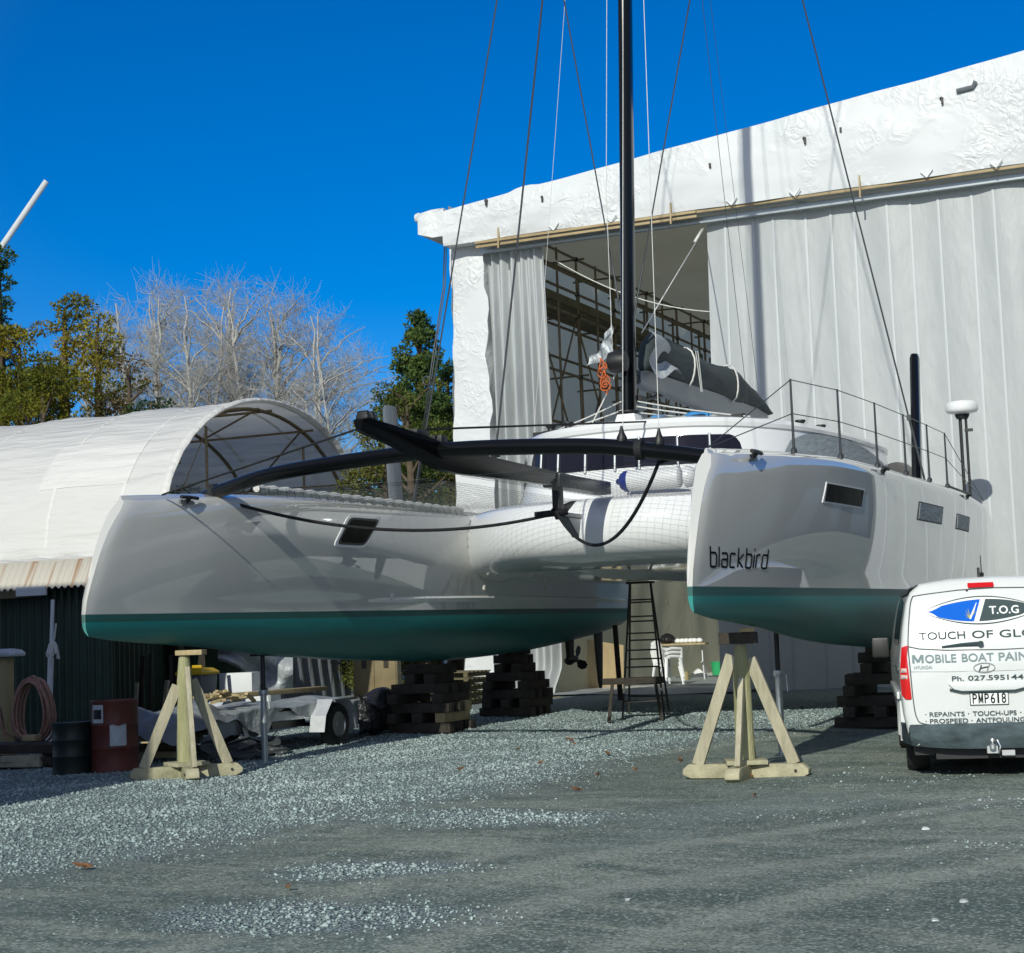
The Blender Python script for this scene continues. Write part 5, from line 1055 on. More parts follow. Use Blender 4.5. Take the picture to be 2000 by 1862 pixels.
# ================================================================== TRAILER WITH ITS LOAD
TL = thing('flat_trailer', 'low flat trailer with galvanised mudguards, loaded with tarps and timber, beyond the left bow stand', 'trailer', (-5.35, 5.6, 0)); zg = gz(-5.3, 6)
for x in (-6.15, -4.6):
    mb = MB(); mb.box((x, 6.0, zg + .50), (.06, 4.6, .12)); part('side_rail', mb, 'guard', TL)
mb = MB(); mb.box((-5.38, 6.0, zg + .57), (1.5, 4.6, .04)); part('deck', mb, 'plank', TL)
mb = MB(); mb.bar((-5.9, 8.3, zg + .48), (-5.38, 9.6, zg + .45), .07, .1); mb.bar((-4.85, 8.3, zg + .48), (-5.38, 9.6, zg + .45), .07, .1); part('drawbar', mb, 'guard', TL)
for sg, x in ((1, -4.42), (-1, -6.34)):
    y = 6.78; mb = MB(); r = .31; mb.lathe([(r * .60, -.09), (r * .93, -.09), (r, -.05), (r, .05), (r * .93, .09), (r * .62, .09), (r * .60, .0), (r * .60, -.09)], (x, y, zg + r), 30, 'x', False); wh = part('wheel', mb, 'tyre', TL)
    mb = MB(); mb.lathe([(r * .62, .07), (r * .60, .085), (r * .50, .03), (r * .22, .045), (r * .18, .075), (r * .1, .08)] if sg > 0 else [(r * .62, -.07), (r * .60, -.085), (r * .50, -.03), (r * .22, -.045), (r * .18, -.075), (r * .1, -.08)], (x, y, zg + r), 26, 'x'); rm = part('rim', mb, 'rim', wh)
    mb = MB()
    for k in range(5): a = 2 * pi * k / 5; mb.lathe([(.028, .031 * sg), (.028, .040 * sg)], (x, y + r * .37 * cos(a), zg + r + r * .37 * sin(a)), 8, 'x')
    part('rim_hole', mb, 'blackmatt', rm)
    P = [(-.50, .22), (-.44, .46), (-.24, .68), (.24, .68), (.44, .46), (.50, .22)]; mb = MB()
    for i in range(5):
        (a, b), (c, d) = P[i], P[i + 1]; w = .13; vs = [(x - w, y + a, zg + b), (x + w, y + a, zg + b), (x + w, y + c, zg + d), (x - w, y + c, zg + d)]
        nn = Vector((0, -(d - b), (c - a))).normalized() * .006; mb.add([Vector(q) for q in vs] + [Vector(q) + nn for q in vs], [(0, 1, 2, 3), (7, 6, 5, 4), (0, 4, 5, 1), (1, 5, 6, 2), (2, 6, 7, 3), (3, 7, 4, 0)])
    part('mudguard', mb, 'guard', TL, smooth_=False)
mb = MB(); mb.tube([(-6.3, 6.78, zg + .31), (-4.45, 6.78, zg + .31)], .03, 8); mb.box((-4.75, 6.0, zg + .36), (.06, .9, .1)); part('axle', mb, 'blackmatt', TL)
mb = MB()
def tz_(x, y): return zg + .63 + .10 * (sin(x * 6 + y * 2.1) * sin(y * 1.9) + .6) * .5
mb.grid(lambda u, v: Vector((-6.1 + 1.56 * min(1, v / .72) + .10 * max(0, v - .72) * sin(u * 43 + 2 * sin(u * 9)), 3.7 + u * 4.3, tz_(-6.1 + 1.6 * v, 3.7 + u * 4.3) if v < .72 else tz_(-4.9, 3.7 + u * 4.3) - (v - .72) * (.80 + .55 * sin(u * 9) + .35 * sin(u * 23 + 1)) + .02 * sin(u * 70) * min(1, (v - .72) * 6))), 140, 40)
single('tarpaulin', mb, 'tarp', 'grey tarpaulin draped over the flat trailer and hanging down its side', 'tarpaulin', (-5.3, 5, .8), smooth_=True)
mb = MB(); mb.grid(lambda u, v: Vector((-6.2 + 1.75 * v, 3.1 + u * 1.7, zg + .70 + .12 * sin(u * 5 + v * 3) * sin(v * 6) + .03 * sin(u * 21 + v * 6) + .025 * sin(v * 27 - u * 8) - .65 * max(0, v - .75) - .25 * (1 - sin(pi * u)))), 60, 50); single('tarpaulin', mb, 'greyplastic', 'darker grey sheet heaped over the front end of the trailer behind the stand', 'tarpaulin', (-5.3, 2.8, .8), smooth_=True)
mb = MB(); mb.grid(lambda u, v: Vector((-4.45 + .12 * sin(u * 15), 3.4 + u * 1.7, zg + .02 + .40 * v * (.75 + .25 * sin(u * 13)) + .02 * sin(u * 41 + v * 9))) + Vector((.22 * (1 - v) ** 2 + .05 * sin(u * 33 + v * 5) + .04 * sin(v * 17 + u * 11), 0, 0)), 60, 18); single('plastic_bundle', mb, 'darkplastic', 'dark grey plastic bundled on the ground under the front of the trailer', 'plastic bundle', (-4.4, 3.5, .2), smooth_=True)
mb = MB(); mb.grid(lambda u, v: Vector((-4.55 + .28 * sin(pi * v) * sin(pi * u) ** .5, 7.75 + u * 1.15, zg + .06 + (.62 - .1 * sin(u * 7)) * (1 - cos(pi * v)) / 2 + .04 * sin(u * 11 + v * 9))), 20, 16); mb.grid(lambda u, v: Vector((-4.55 - .6 * v, 7.75 + u * 1.15, zg + .68 - .1 * sin(u * 7) - .5 * v * v)), 14, 8); single('black_plastic_bag', mb, 'blackplastic', 'black plastic wrapped bundle on the rear end of the trailer', 'bag', (-4.5, 8.3, .4), smooth_=True)
mb = MB(); mb.bar((-5.6, 5.0, zg + .80), (-5.65, 8.5, zg + .78), .22, .07); single('timber_plank', mb, 'newtimber', 'long pale plank lying along the top of the trailer load', 'plank', (-6, 5, 1.1), bevel=.005)
r_ = random.Random(3)
for k in range(34):
    y = r_.gauss(4.7, .38); x = -5.05 + r_.uniform(-.18, .22); z = zg + .80 + r_.uniform(0, .10) - .12 * abs(y - 4.7); a = Vector((x, y, z)); L_ = r_.uniform(.14, .30)
    mb = MB(); d = Vector((r_.uniform(-.6, .6), r_.uniform(-1, 1), r_.uniform(-.2, .25))).normalized() * L_; mb.bar(a - d / 2, a + d / 2, r_.uniform(.03, .06), r_.uniform(.02, .04)); single('wood_offcut', mb, 'newtimber', 'split timber offcut in the heap on the trailer load', 'wood offcut', a, 'timber offcuts heaped on the trailer')
# things standing in the dark end of the tent
mb = MB(); bx = at(386, 1340, 29.5); BN = thing('yellow_lid_bin', 'grey bin with a yellow lid standing behind the left bow stand', 'bin', (bx.x, bx.y, gz(bx.x, bx.y))); b0 = ORI[BN.name]; hh = at(386, 1318, 29.5).z - b0.z
mb = MB(); mb.loft([[b0 + Vector((sx * w, sy * w, z)) for sx, sy in ((-1, -1), (1, -1), (1, 1), (-1, 1))] for w, z in ((.19, 0), (.25, hh))], True, True); part('bin_body', mb, 'boomgrey', BN, bevel=.02); mb = MB(); mb.loft([[b0 + Vector((sx * w, sy * w, z)) for sx, sy in ((-1, -1), (1, -1), (1, 1), (-1, 1))] for w, z in ((.28, hh), (.28, hh + .05), (.2, hh + .11), (.08, hh + .12))], True, True); mb.box(b0 + Vector((0, 0, hh + .14)), (.2, .05, .05)); part('bin_lid', mb, 'yellow', BN, bevel=.015)
for k, (u, wd, rz, lb) in enumerate(((452, .62, .3, 'white cabinet standing left of the hanging silver tarp'), (497, .5, .2, 'lower white box half hidden behind the hanging silver tarp'))):
    b = at(u, 1400, 31.0); b = Vector((b.x, b.y, gz(b.x, b.y))); h = at(u, 1315 + k * 35, 31.0).z - b.z; mb = MB(); mb.box(b + Vector((0, .3, h / 2)), (wd, .55, h), Matrix.Rotation(rz, 3, 'Z')); single('white_cabinet', mb, 'whitebox', lb, 'cabinet', b, bevel=.012)
ex = tx0 - .05
def stp(u, v):
    yt, yb = 1266, 1292 + 62 * smooth(u * 1.15); q = at(426 + 146 * u, yt + (yb - yt) * v, 32.0 + .9 * u + .22 * sin(u * 9 + v * 4) + .15 * sin(v * 7 - u * 5)); return q
mb = MB(); mb.grid(stp, 40, 26); mb.tube([stp(0, 0) + Vector((0, 0, .1)), stp(0, 0), stp(1, 0)], .012, 5); single('silver_tarp', mb, 'silver', 'crumpled silver tarp hanging above the white cabinets at the open end of the tent', 'tarpaulin', stp(.5, .5), smooth_=True)
mb = MB(); mb.grid(lambda u, v: Vector((ex + .05 * sin(u * 60 + 3 * sin(v * 3)) * (.4 + .6 * v) + .10 * v, 17.4 + 4.2 * u, tzb - .05 - (tzb - .2) * v)), 160, 16); single('plastic_curtain', mb, 'greyplastic', 'grey pleated plastic sheet closing the end of the tent under the keel', 'plastic sheet', (ex, 19, 2), smooth_=True)
for k in range(9):
    b = at(262 + 17 * k + 6 * sin(k * 5), 1420, 29.0 + .5 * (k % 3)); b = Vector((b.x, b.y, gz(b.x, b.y))); h = .9 + .5 * abs(sin(k * 2.1)); mb = MB()
    mb.bar(b, b + Vector((.12 * sin(k * 3), .1, h)), .06 + .05 * (k % 2), .04); single('timber_offcut', mb, 'pine' if k % 3 == 0 else 'darktimber', 'length of scrap timber stood upright in the shade left of the yellow lidded bin', 'timber', b, 'scrap timber stood up under the tent')
# low wood stacks under the stand's left
for k in range(6):
    a = onz(205 + 20 * k, 1462 - 4 * k, .25) + Vector((0, .6, 0)); mb = MB(); mb.bar((a.x - .5, a.y, .10 + .09 * (k % 3)), (a.x + .6, a.y + .3, .10 + .09 * (k % 3)), .16, .08); single('sawn_board', mb, 'plank' if k % 2 else 'newtimber', 'sawn board in the low stack between the drums and the trailer', 'board', a, 'boards stacked between drums and trailer')

# ================================================================== UNSEEN BUILDING ADDED TO SHADE THE LEFT OF THE YARD
NB = thing('shade_building', 'tall unseen grey iron block added at far left to shade the yard', 'shade_building', (-12, -9, 0))
mb = MB(); mb.loft([[Vector((x, y, z)) for x, z in ((-22, 0), (-5.6, 0), (-5.6, 9.1), (-13.8, 9.1), (-22, 9.1))] for y in (-16.5, -6.52)], True, True); part('walls', mb, 'galv', NB, smooth_=False)
mb = MB(); mb.loft([[Vector((x, y, z)) for x, z in ((-5.45, 9.11), (-13.8, 9.16), (-22.2, 9.11), (-22.2, 9.2), (-13.8, 9.25), (-5.45, 9.2))] for y in (-16.9, -6.3)], True, True); part('roof', mb, 'galv', NB, smooth_=False)
mb = MB(); mb.loft([[Vector((x, y, z)) for x, z in ((-5.58, 0), (-3.0, 0), (-3.0, 5.7), (-5.58, 6.0))] for y in (-14.5, -6.5)], True, True); part('shade_annex', mb, 'galv', NB, smooth_=False)
mb = MB(); mb.box((-2.97, -10.5, 1.8), (.06, 3.4, 3.6)); part('roller_door', mb, 'boomgrey', NB)
# white pole leaning up at the upper left
p0, p1 = at(-560, 1305, 52), at(91, 354, 52); mb = MB(); mb.tube([p0, p0.lerp(p1, .5), p1], [.13, .11, .09], 10); mb.tube([p1 + Vector((0, 0, -.1)), p0 + Vector((.3, 0, .3))], .012, 4); single('white_pole', mb, 'whitebox', 'long white pole leaning up against the sky at the upper left', 'pole', p0, smooth_=True)

# ================================================================== THE VAN
VYAW = radians(24.3 - 11.2); vf = Vector((-sin(VYAW), cos(VYAW), 0)); vr = Vector((cos(VYAW), sin(VYAW), 0))
q = at(1760, 1346, 16.6); vc = q + vr * .955; vc.z = gz(vc.x, vc.y)
VAN = thing('van', 'white painters van parked with its lettered tailgate towards the camera, at the right edge', 'van', vc, VYAW); ORI[VAN.name] = Vector((0, 0, 0))
f_w = Curve1([.30, .42, .6, .9, 1.15, 1.45, 1.70, 1.82, 1.90, 1.935], [.84, .91, .94, .96, .955, .915, .865, .82, .72, .45])
f_top = Curve1([0, 2.9, 3.4, 4.25, 4.5, 5.0, 5.12], [1.935, 1.935, 1.80, 1.22, 1.13, .95, .7])
def rear(x, z):
    y = .045 * (abs(x) / .95) ** 3
    if z > 1.12: y += (z - 1.12) * .20 + max(0, z - 1.62) ** 2 * .9
    return y
def sect(y, k=1.0, dz=0):
    R_ = []; zs = [.30, .42, .6, .9, 1.15, 1.45, 1.70, 1.82, 1.90, 1.935]; tp = f_top(y)
    for z in zs: R_.append((f_w(z), min(z, tp - .02 * (1.94 - z))))
    pts = [(w, z) for w, z in R_] + [(0, min(1.95, tp + .015))] + [(-w, z) for w, z in reversed(R_)]
    return [((x * k), .30 + (z - .30) * 1.0 if k == 1 else 1.1 + (z - 1.1) * k) for x, z in pts]
mb = MB(); rings = []
for k, oy in ((.02, 0), (.3, 0), (.6, 0), (.8, 0), (.92, 0), (.965, 0.004), (.985, .018), (.997, .05)):
    rings.append([Vector((x, rear(x, z) + oy, z)) for x, z in sect(0, k)])
base = sect(0, 1)
rings.append([Vector((x, rear(x, z) + .10, z)) for x, z in base])
for y in (.5, 1.2, 2.2, 2.9, 3.15, 3.4, 3.7, 4.0, 4.25, 4.4, 4.7, 4.95, 5.08): rings.append([Vector((x * (1 - .25 * smooth((y - 4.3) / .9)), y, z)) for x, z in sect(y, 1)])
mb.loft(rings, True, True); VB = part('body', mb, 'vanwhite', VAN, smooth_=40)
def rp(x, z, off=.004): return Vector((x, rear(x, z) - off, z))
def vtext(s, x0, z0, h, mt, wide=1.0, bold=0, space=1.0, nm='lettering', off=.006, width=None):
    vs, fs = text_mesh(s, h * 1.43, wide, bold, space)
    k = width / max(v[0] for v in vs) if width else 1
    mb = MB(); mb.add([rp(x0 + x * k, z0 + y, off) for x, y in vs], fs); return part(nm, mb, mt, VB, smooth_=False)
def seam(pts, r=.006, nm='panel_seam'):
    mb = MB(); mb.tube([rp(x, z, .001) for x, z in pts], r, 5); return part(nm, mb, 'gap', VB)
# pixel scale on the rear face: 188 px per metre, x = 0 at the van's centre line
def vx(px): return (px - 1762) / 200.0 - .955 + .012
def vz(py): return (1518 - py) / 200.0
S_ = [(vx(1793), vz(1163)), (vx(1787), vz(1180)), (vx(1781), vz(1225)), (vx(1778), vz(1262)), (vx(1779), vz(1300)), (vx(1782), vz(1370)), (vx(1787), vz(1402)), (vx(1800), vz(1413)), (vx(1850), vz(1418)), (0, vz(1420))]
S_ = [(p.x, p.y) for p in catmull([(a, b, 0) for a, b in S_], 5)]
seam(S_ + [(-a, b) for a, b in reversed(S_[:-1])])
T_ = [(vx(1793), vz(1163)), (vx(1815), vz(1160)), (-.35, vz(1154)), (0, vz(1152))]; seam(T_ + [(-a, b) for a, b in reversed(T_[:-1])])
Wn = [(vx(1779), vz(1262)), (vx(1800), vz(1267)), (vx(1850), vz(1271)), (0, vz(1273))]; seam(Wn + [(-a, b) for a, b in reversed(Wn[:-1])])
Wn = [(vx(1778), vz(1311)), (vx(1850), vz(1313)), (0, vz(1314))]; seam(Wn + [(-a, b) for a, b in reversed(Wn[:-1])], .002)
# tail lamps
for sg in (-1, 1):
    def lp(pts, mt, nm, par, off=.02):
        mb = MB(); P = [(sg * a, b) for a, b in pts]
        def vpt(x, z, o): 
            w = f_w(z); rr = abs(x) / w; return Vector((x, rear(x, z) + float(np.interp(rr, [0, .965, .985, .997, 1.0, 1.02], [0, .004, .018, .05, .09, .12])) - o, z))
        n = len(P); vs = [vpt(x, z, -.02) for x, z in P] + [vpt(x, z, off) for x, z in P]; c = (sum(x for x, z in P) / n, sum(z for x, z in P) / n); vs.append(vpt(*c, off + .008))
        mb.add(vs, [(i, (i + 1) % n, n + (i + 1) % n, n + i) for i in range(n)] + [(n + i, n + (i + 1) % n, 2 * n) for i in range(n)]); return part(nm, mb, mt, par)
    xi = -vx(1779); xo = .965
    tl = lp([(.865, 1.295), (.90, 1.285), (.928, 1.275), (.948, 1.10), (.957, .95), (.95, .81), (.92, .77), (.875, .765), (-vx(1779), .775), (-vx(1777), .95), (-vx(1775), 1.1), (-vx(1774), 1.27)], 'red', 'tail_lamp', VB)
    lp([(.892, 1.07), (.945, 1.07), (.947, 1.03), (.892, 1.03)], 'clear', 'reversing_lens', tl, .03); lp([(.888, 1.005), (.95, 1.005), (.951, .965), (.888, .965)], 'clear', 'indicator_lens', tl, .03)
mb = MB(); mb.loft([[rp(x, z, o) for x, z in ((-.225 + i, vz(1150)), (.225 - i, vz(1150)), (.235 - i, vz(1146)), (.225 - i, vz(1140.5)), (-.225 + i, vz(1140.5)), (-.235 + i, vz(1146)))] for i, o in ((0, -.01), (0, .016), (.01, .022))], True, True)
HB_ = MB(); HB_.add([(x + vx(1927), y, z) for x, y, z in mb.v], mb.f); part('high_brake_lamp', MB().add([(x * .54 + vx(1925), y, z) for x, y, z in mb.v], mb.f), 'red', VB)
mb = MB(); mb.lathe([(.012, -.01), (.012, .012)], rp(vx(1898), vz(1155), .0), 10, 'y'); part('camera_dot', mb, 'blackmatt', VB)
# bumper
mb = MB(); rows = []
for x in np.linspace(-.965, .965, 27):
    a = abs(x) / .965; bk = .10 * a ** 4 + (.25 if a > .985 else 0); rows.append([Vector((x, .10 + bk, .525)), Vector((x, -.03 + bk, .52)), Vector((x, -.055 + bk, .48)), Vector((x, -.04 + bk, .37)), Vector((x * .985, -.005 + bk, .275 + .05 * a ** 3)), Vector((x * .97, .12 + bk, .265 + .05 * a ** 3))])
mb.loft(rows, True, True)
BU = part('rear_bumper', mb, 'vanbumper', VAN, smooth_=45)
mb = MB(); mb.box((vx(1925), -.03, .27), (.10, .10, .07)); mb.lathe([(.03, 0), (.03, .04), (.012, .05), (.012, .06), (.026, .075), (.02, .10), (.005, .105)], (vx(1925), -.12, .28), 12); mb.box((vx(1955), -.02, .235), (.12, .04, .05)); part('tow_ball', mb, 'steel', BU)
mb = MB(); mb.tube([(vx(1935), -.065, .36), (vx(1940), -.085, .30), (vx(1936), -.075, .23)], .012, 6); part('tow_chain', mb, 'chrome', BU)
# lower skirt in black and wheels
mb = MB(); mb.box((0, 2.4, .27), (1.7, 4.4, .12)); mb.box((0, .35, .25), (1.3, .4, .16)); part('underbody', mb, 'blackmatt', VAN)
for x in (-.80, .80):
    for y in (.95, 4.05):
        r = .335; mb = MB(); mb.lathe([(r * .6, -.11), (r * .93, -.11), (r, -.07), (r, .07), (r * .93, .11), (r * .6, .11), (r * .58, 0), (r * .6, -.11)], (x, y, r), 28, 'x', False); wl = part('wheel', mb, 'tyre', VAN); s = 1 if x > 0 else -1
        mb = MB(); mb.lathe([(r * .62, .09 * s), (r * .5, .06 * s), (r * .2, .09 * s), (r * .05, .09 * s)], (x, y, r), 20, 'x'); part('rim', mb, 'rim', wl)
mb = MB(); mb.prism([(-.93, .75, .30), (-.72, .75, .30), (-.72, .75, .13), (-.90, .75, .11)], (0, .012, 0)); part('mud_flap', mb, 'blackmatt', VAN)
# side: sliding door track, rear side glass, wheel-arch flare, door mirror
for s in (-1, 1):
    mb = MB(); mb.grid(lambda u, v: Vector((s * (f_w(1.30 + .44 * v) + .006), .62 + .75 * u + .12 * v, 1.30 + .44 * v)), 6, 6); part('side_window', mb, 'glass', VB)
    mb = MB(); mb.grid(lambda u, v: Vector((s * (f_w(1.30 + .48 * v) + .006), 1.5 + 1.0 * u, 1.30 + .48 * v)), 6, 6); part('side_window', mb, 'glass', VB)
    mb = MB(); mb.box((s * .958, .9, 1.06), (.03, 1.1, .03)); part('door_track', mb, 'gap', VB)
    mb = MB(); P = []
    for i in range(13): a = pi * i / 12; P.append((s * .93, .95 - .46 * cos(a), .335 + .46 * sin(a)))
    mb.tube(P, .045, 8); part('arch_flare', mb, 'vanwhite', VB)
    mb = MB(); mb.box((s * 1.08, 3.62, 1.22), (.20, .10, .24)); part('door_mirror', mb, 'blackmatt', VB, bevel=.03)
    mb = MB(); mb.box((s * .972, 2.2, .78), (.03, 3.2, .07)); part('rub_strip', mb, 'vanwhite', VB, bevel=.01)
mb = MB(); mb.lathe([(.02, 0), (.025, .04), (.006, .05), (.004, .22)], (vx(1932), .45, 1.945), 8); mb.box((vx(1926), .43, 1.99), (.02, .10, .1)); part('aerial', mb, 'blackmatt', VB)
for s in (-1, 1):
    mb = MB(); mb.grid(lambda u, v: Vector((s * (f_w(1.80 + .10 * v) + .012), .16 + 2.9 * u + .08 * v, 1.80 + .10 * v)), 12, 4); part('roof_gutter', mb, 'boomdark', VB)
# wiper, handle, plate
mb = MB(); mb.tube([rp(vx(1842), vz(1264), .02), rp(vx(1880), vz(1260.5), .03), rp(vx(1918), vz(1259.5), .03)], [.008, .014, .02], 8); mb.lathe([(.028, -.02), (.024, .045)], rp(vx(1916), vz(1260), .03), 12, 'y'); part('rear_wiper', mb, 'inkdark', VB)
mb = MB(); P = [(vx(1850), vz(1337)), (vx(2000), vz(1336)), (-vx(1850) + vx(1925) * 2, vz(1337)), (-vx(1850) + vx(1925) * 2, vz(1346)), (vx(1925) + .25, vz(1353)), (vx(1925) - .25, vz(1353)), (vx(1862), vz(1349))]
mb.loft([[rp(x, z, o) for x, z in P] for o in (-.01, .03)], True, True); hd = part('tailgate_handle', mb, 'vanwhite', VB, bevel=.006); mb = MB(); mb.tube([rp(vx(1852), vz(1347), .026), rp(vx(1875), vz(1352.5), .03), rp(vx(1975), vz(1352.5), .03), rp(vx(1998), vz(1347), .026)], .012, 6); part('handle_shadow_gap', mb, 'inkdark', hd)
NP_ = MB(); NP_.loft([[rp(x, z, o) for x, z in ((vx(1889), vz(1379)), (vx(1962), vz(1379)), (vx(1962), vz(1355)), (vx(1889), vz(1355)))] for o in (.0, .012)], True, True); pl_ = part('number_plate', NP_, 'inkdark', VB)
NP2 = MB(); NP2.loft([[rp(x, z, o) for x, z in ((vx(1890.5), vz(1377.7)), (vx(1960.5), vz(1377.7)), (vx(1960.5), vz(1356.3)), (vx(1890.5), vz(1356.3)))] for o in (.010, .0145)], True, True); part('plate_face', NP2, 'vinylwhite', pl_)
PLATE = [('P', 1894, 1902.5), ('P', 1916.5, 1925), ('6', 1928, 1936.5), ('1', 1940.5, 1944), ('8', 1948.5, 1957)]
# lettering as on the photo
# TOUCH OF GLOSS / MOBILE BOAT PAINTER / HYUNDAI / Ph. / REPAINTS ...
def line(s, px0, px1, cut, py, hpx, mt, bold=.012, nm='lettering', wall_sp=1.0):
    """s: the whole line; cut: the first letters that end at px1 in the photo"""
    vs, fs = text_mesh(cut, 1, 1, bold, wall_sp); k = (vx(px1) - vx(px0)) / max(v[0] for v in vs)
    vs, fs = text_mesh(s, 1, 1, bold, wall_sp); kz = hpx / 200.0 / .70
    mb = MB(); mb.add([rp(vx(px0) + x * k, vz(py) + y * kz, .010) for x, y in vs], fs); return part(nm, mb, mt, VB, smooth_=False)
for wd, a_, b_ in (('TOUCH', 1800, 1888), ('OF', 1901, 1941), ('GLOSS', 1953, 2052)): line(wd, a_, b_, wd, 1249, 14.5, 'inkdark', .006)
for wd, a_, b_ in (('OBILE', 1808.5, 1868), ('BOAT', 1878.5, 1939), ('PAINTER', 1948, 2050)): line(wd, a_, b_, wd, 1294, 15.5, 'inkgrey', .014)
def letter_m(px0, px1, py, hpx, mt, w, par=None, off=.006):
    x0, x1, z0, h = vx(px0), vx(px1), vz(py), hpx / 200.0; mb = MB()
    for a, b, c, d, k in ((w / 2, 0, w / 2, h, 0), (x1 - x0 - w / 2, 0, x1 - x0 - w / 2, h, 0), (w * .6, h, (x1 - x0) / 2, h * .12, .0006), ((x1 - x0) / 2, h * .12, x1 - x0 - w * .6, h, .0012)):
        t = Vector((c - a, d - b)).normalized(); nx_, nz_ = -t.y * w / 2, t.x * w / 2
        mb.add([rp(x0 + p + s * nx_, z0 + q + s * nz_, off + k) for p, q in ((a, b), (c, d)) for s in (-1, 1)], [(0, 1, 3, 2)])
    return part('lettering', mb, mt, par or VB, smooth_=False)
letter_m(1784, 1806, 1294, 15.5, 'inkgrey', .022)
line('HYUNDAI', 1787, 1821, 'HYUNDAI', 1306, 6.5, 'inkgrey', .0)
for wd, a_, b_ in (('Ph.', 1857.5, 1880), ('027.', 1888, 1925), ('595', 1926, 1957), ('1443', 1961.5, 2003)): line(wd, a_, b_, wd, 1331, 9.5, 'inkdark', .012)
for wd, a_, b_ in (('REPAINTS', 1811, 1877.5), ('TOUCH-UPS', 1892.5, 1975), ('REPAIRS', 1991, 2050)): line(wd, a_, b_, wd, 1399, 8.5, 'inkdark', .012)
for wd, a_, b_ in (('PROSPEED', 1811, 1883.5), ('ANTFOULING', 1898, 1990)): line(wd, a_, b_, wd, 1412, 8.5, 'inkdark', .012)
for px, py in ((1804, 1395), (1885, 1395), (1983, 1395), (1804, 1408), (1890.5, 1408), (1998, 1408)): mb = MB(); mb.lathe([(.006, -.002), (.006, .006)], rp(vx(px), vz(py), .002), 8, 'y'); part('lettering_dot', mb, 'inkdark', VB)
for ch, a_, b_ in PLATE:
    vs, fs = text_mesh(ch, 1, 1, .012); k = (vx(b_) - vx(a_)) / max(v[0] for v in vs); mb = MB(); mb.add([rp(vx(a_) + x * k, vz(1375.6) + y * .095 / .70, .0165) for x, y in vs], fs); part('plate_lettering', mb, 'inkblack', pl_, smooth_=False)
letter_m(1905, 1914, 1375.6, 19, 'inkblack', .011, pl_, .0165)
# oval badge with a slanted H
mb = MB(); c = (vx(1920), vz(1307)); P = [rp(c[0] + .10 * cos(t), c[1] + .046 * sin(t), .008) for t in np.linspace(0, 2 * pi, 28)]; mb.tube(P, .0055, 5, False)
for pts in (((-.05, -.028), (-.035, 0), (-.028, .026)), ((.028, -.026), (.035, 0), (.05, .028)), ((-.036, -.006), (0, .004), (.036, .008))): mb.tube([rp(c[0] + a, c[1] + b, .008) for a, b in pts], .0065, 5)
part('oval_badge', mb, 'chrome', VB)
# leaf-shaped logo: outline, white ground, blue half, grey half
def lens(x0, x1, zc, h, n=26): return [(x0 + (x1 - x0) * i / n, zc + h * (sin(pi * i / n) ** .85)) for i in range(n + 1)] + [(x0 + (x1 - x0) * i / n, zc - h * (sin(pi * i / n) ** .85)) for i in range(n - 1, 0, -1)]
lx0, lx1, lz = vx(1809), vx(2035), vz(1195)
def flat(P, off, mt, nm): mb = MB(); n = len(P); mb.add([rp(x, z, off) for x, z in P], [tuple(range(n))]); return part(nm, mb, mt, VB, smooth_=False)
def strips(x0, x1, lo, hi, off, mt, nm, n=24, skew=0):
    mb = MB(); vs = []
    for i in range(n + 1):
        x = x0 + (x1 - x0) * i / n
        for j in range(5): z = lo(x) + (hi(x) - lo(x)) * j / 4; vs.append(rp(x + skew * (z - lz), z, off))
    mb.add(vs, [(i * 5 + j, i * 5 + 5 + j, i * 5 + 6 + j, i * 5 + j + 1) for i in range(n) for j in range(4)]); return part(nm, mb, mt, VB, smooth_=False)
def env(x, h): t = min(1, max(0, (x - lx0) / (lx1 - lx0))); return h * sin(pi * t) ** .85
strips(lx0 - .02, lx1 + .02, lambda x: lz - env(x, .137) - .003, lambda x: lz + env(x, .137) + .003, .004, 'inkdark', 'logo_outline', 40)
strips(lx0 - .006, lx1 + .006, lambda x: lz - env(x, .128), lambda x: lz + env(x, .128), .0075, 'vinylwhite', 'logo_ground', 40)
bx0, bx1 = vx(1820), vx(1914)
strips(bx0, bx1, lambda x: lz - env(x, .108) * min(1, (x - bx0) * 9), lambda x: lz + env(x, .108) * min(1, (x - bx0) * 9), .011, 'logoblue', 'logo_blue_half', 24, .34)
gx0, gx1 = vx(1924), vx(2024)
strips(gx0, gx1, lambda x: lz - env(x, .108) * min(1, (gx1 - x) * 9), lambda x: lz + env(x, .108) * min(1, (gx1 - x) * 9), .011, 'logogrey', 'logo_grey_half', 24, .34)
vs, fs = text_mesh('T.O.G', 1, 1, .02); k = (vx(1993) - vx(1937)) / max(v[0] for v in vs); mb = MB(); mb.add([rp(vx(1937) + x * k, vz(1203) + y * .075 / .70, .015) for x, y in vs], fs); part('logo_lettering', mb, 'vinylwhite', VB, smooth_=False)
mb = MB(); c = (vx(1898), vz(1209))
for a, L_, w_ in ((28, .13, .007), (48, .10, .006), (95, .09, .006), (125, .09, .005), (150, .07, .005), (175, .05, .005)):
    d = Vector((cos(radians(a)) * .6, sin(radians(a)))); b0_ = Vector(c); mb.tube([rp(*(b0_), .012), rp(*(b0_ + d * L_ * .5 + Vector((.006, 0))), .012), rp(*(b0_ + d * L_), .012)], [w_ * .6, w_ * .6, .001], 4)
part('logo_rays', mb, 'logoyellow', VB)
mb = MB(); mb.tube([rp(vx(1900), vz(1212), .012), rp(vx(1908), vz(1195), .012), rp(vx(1914), vz(1180), .012)], [.012, .011, .004], 4); part('logo_sail', mb, 'vinylwhite', VB)

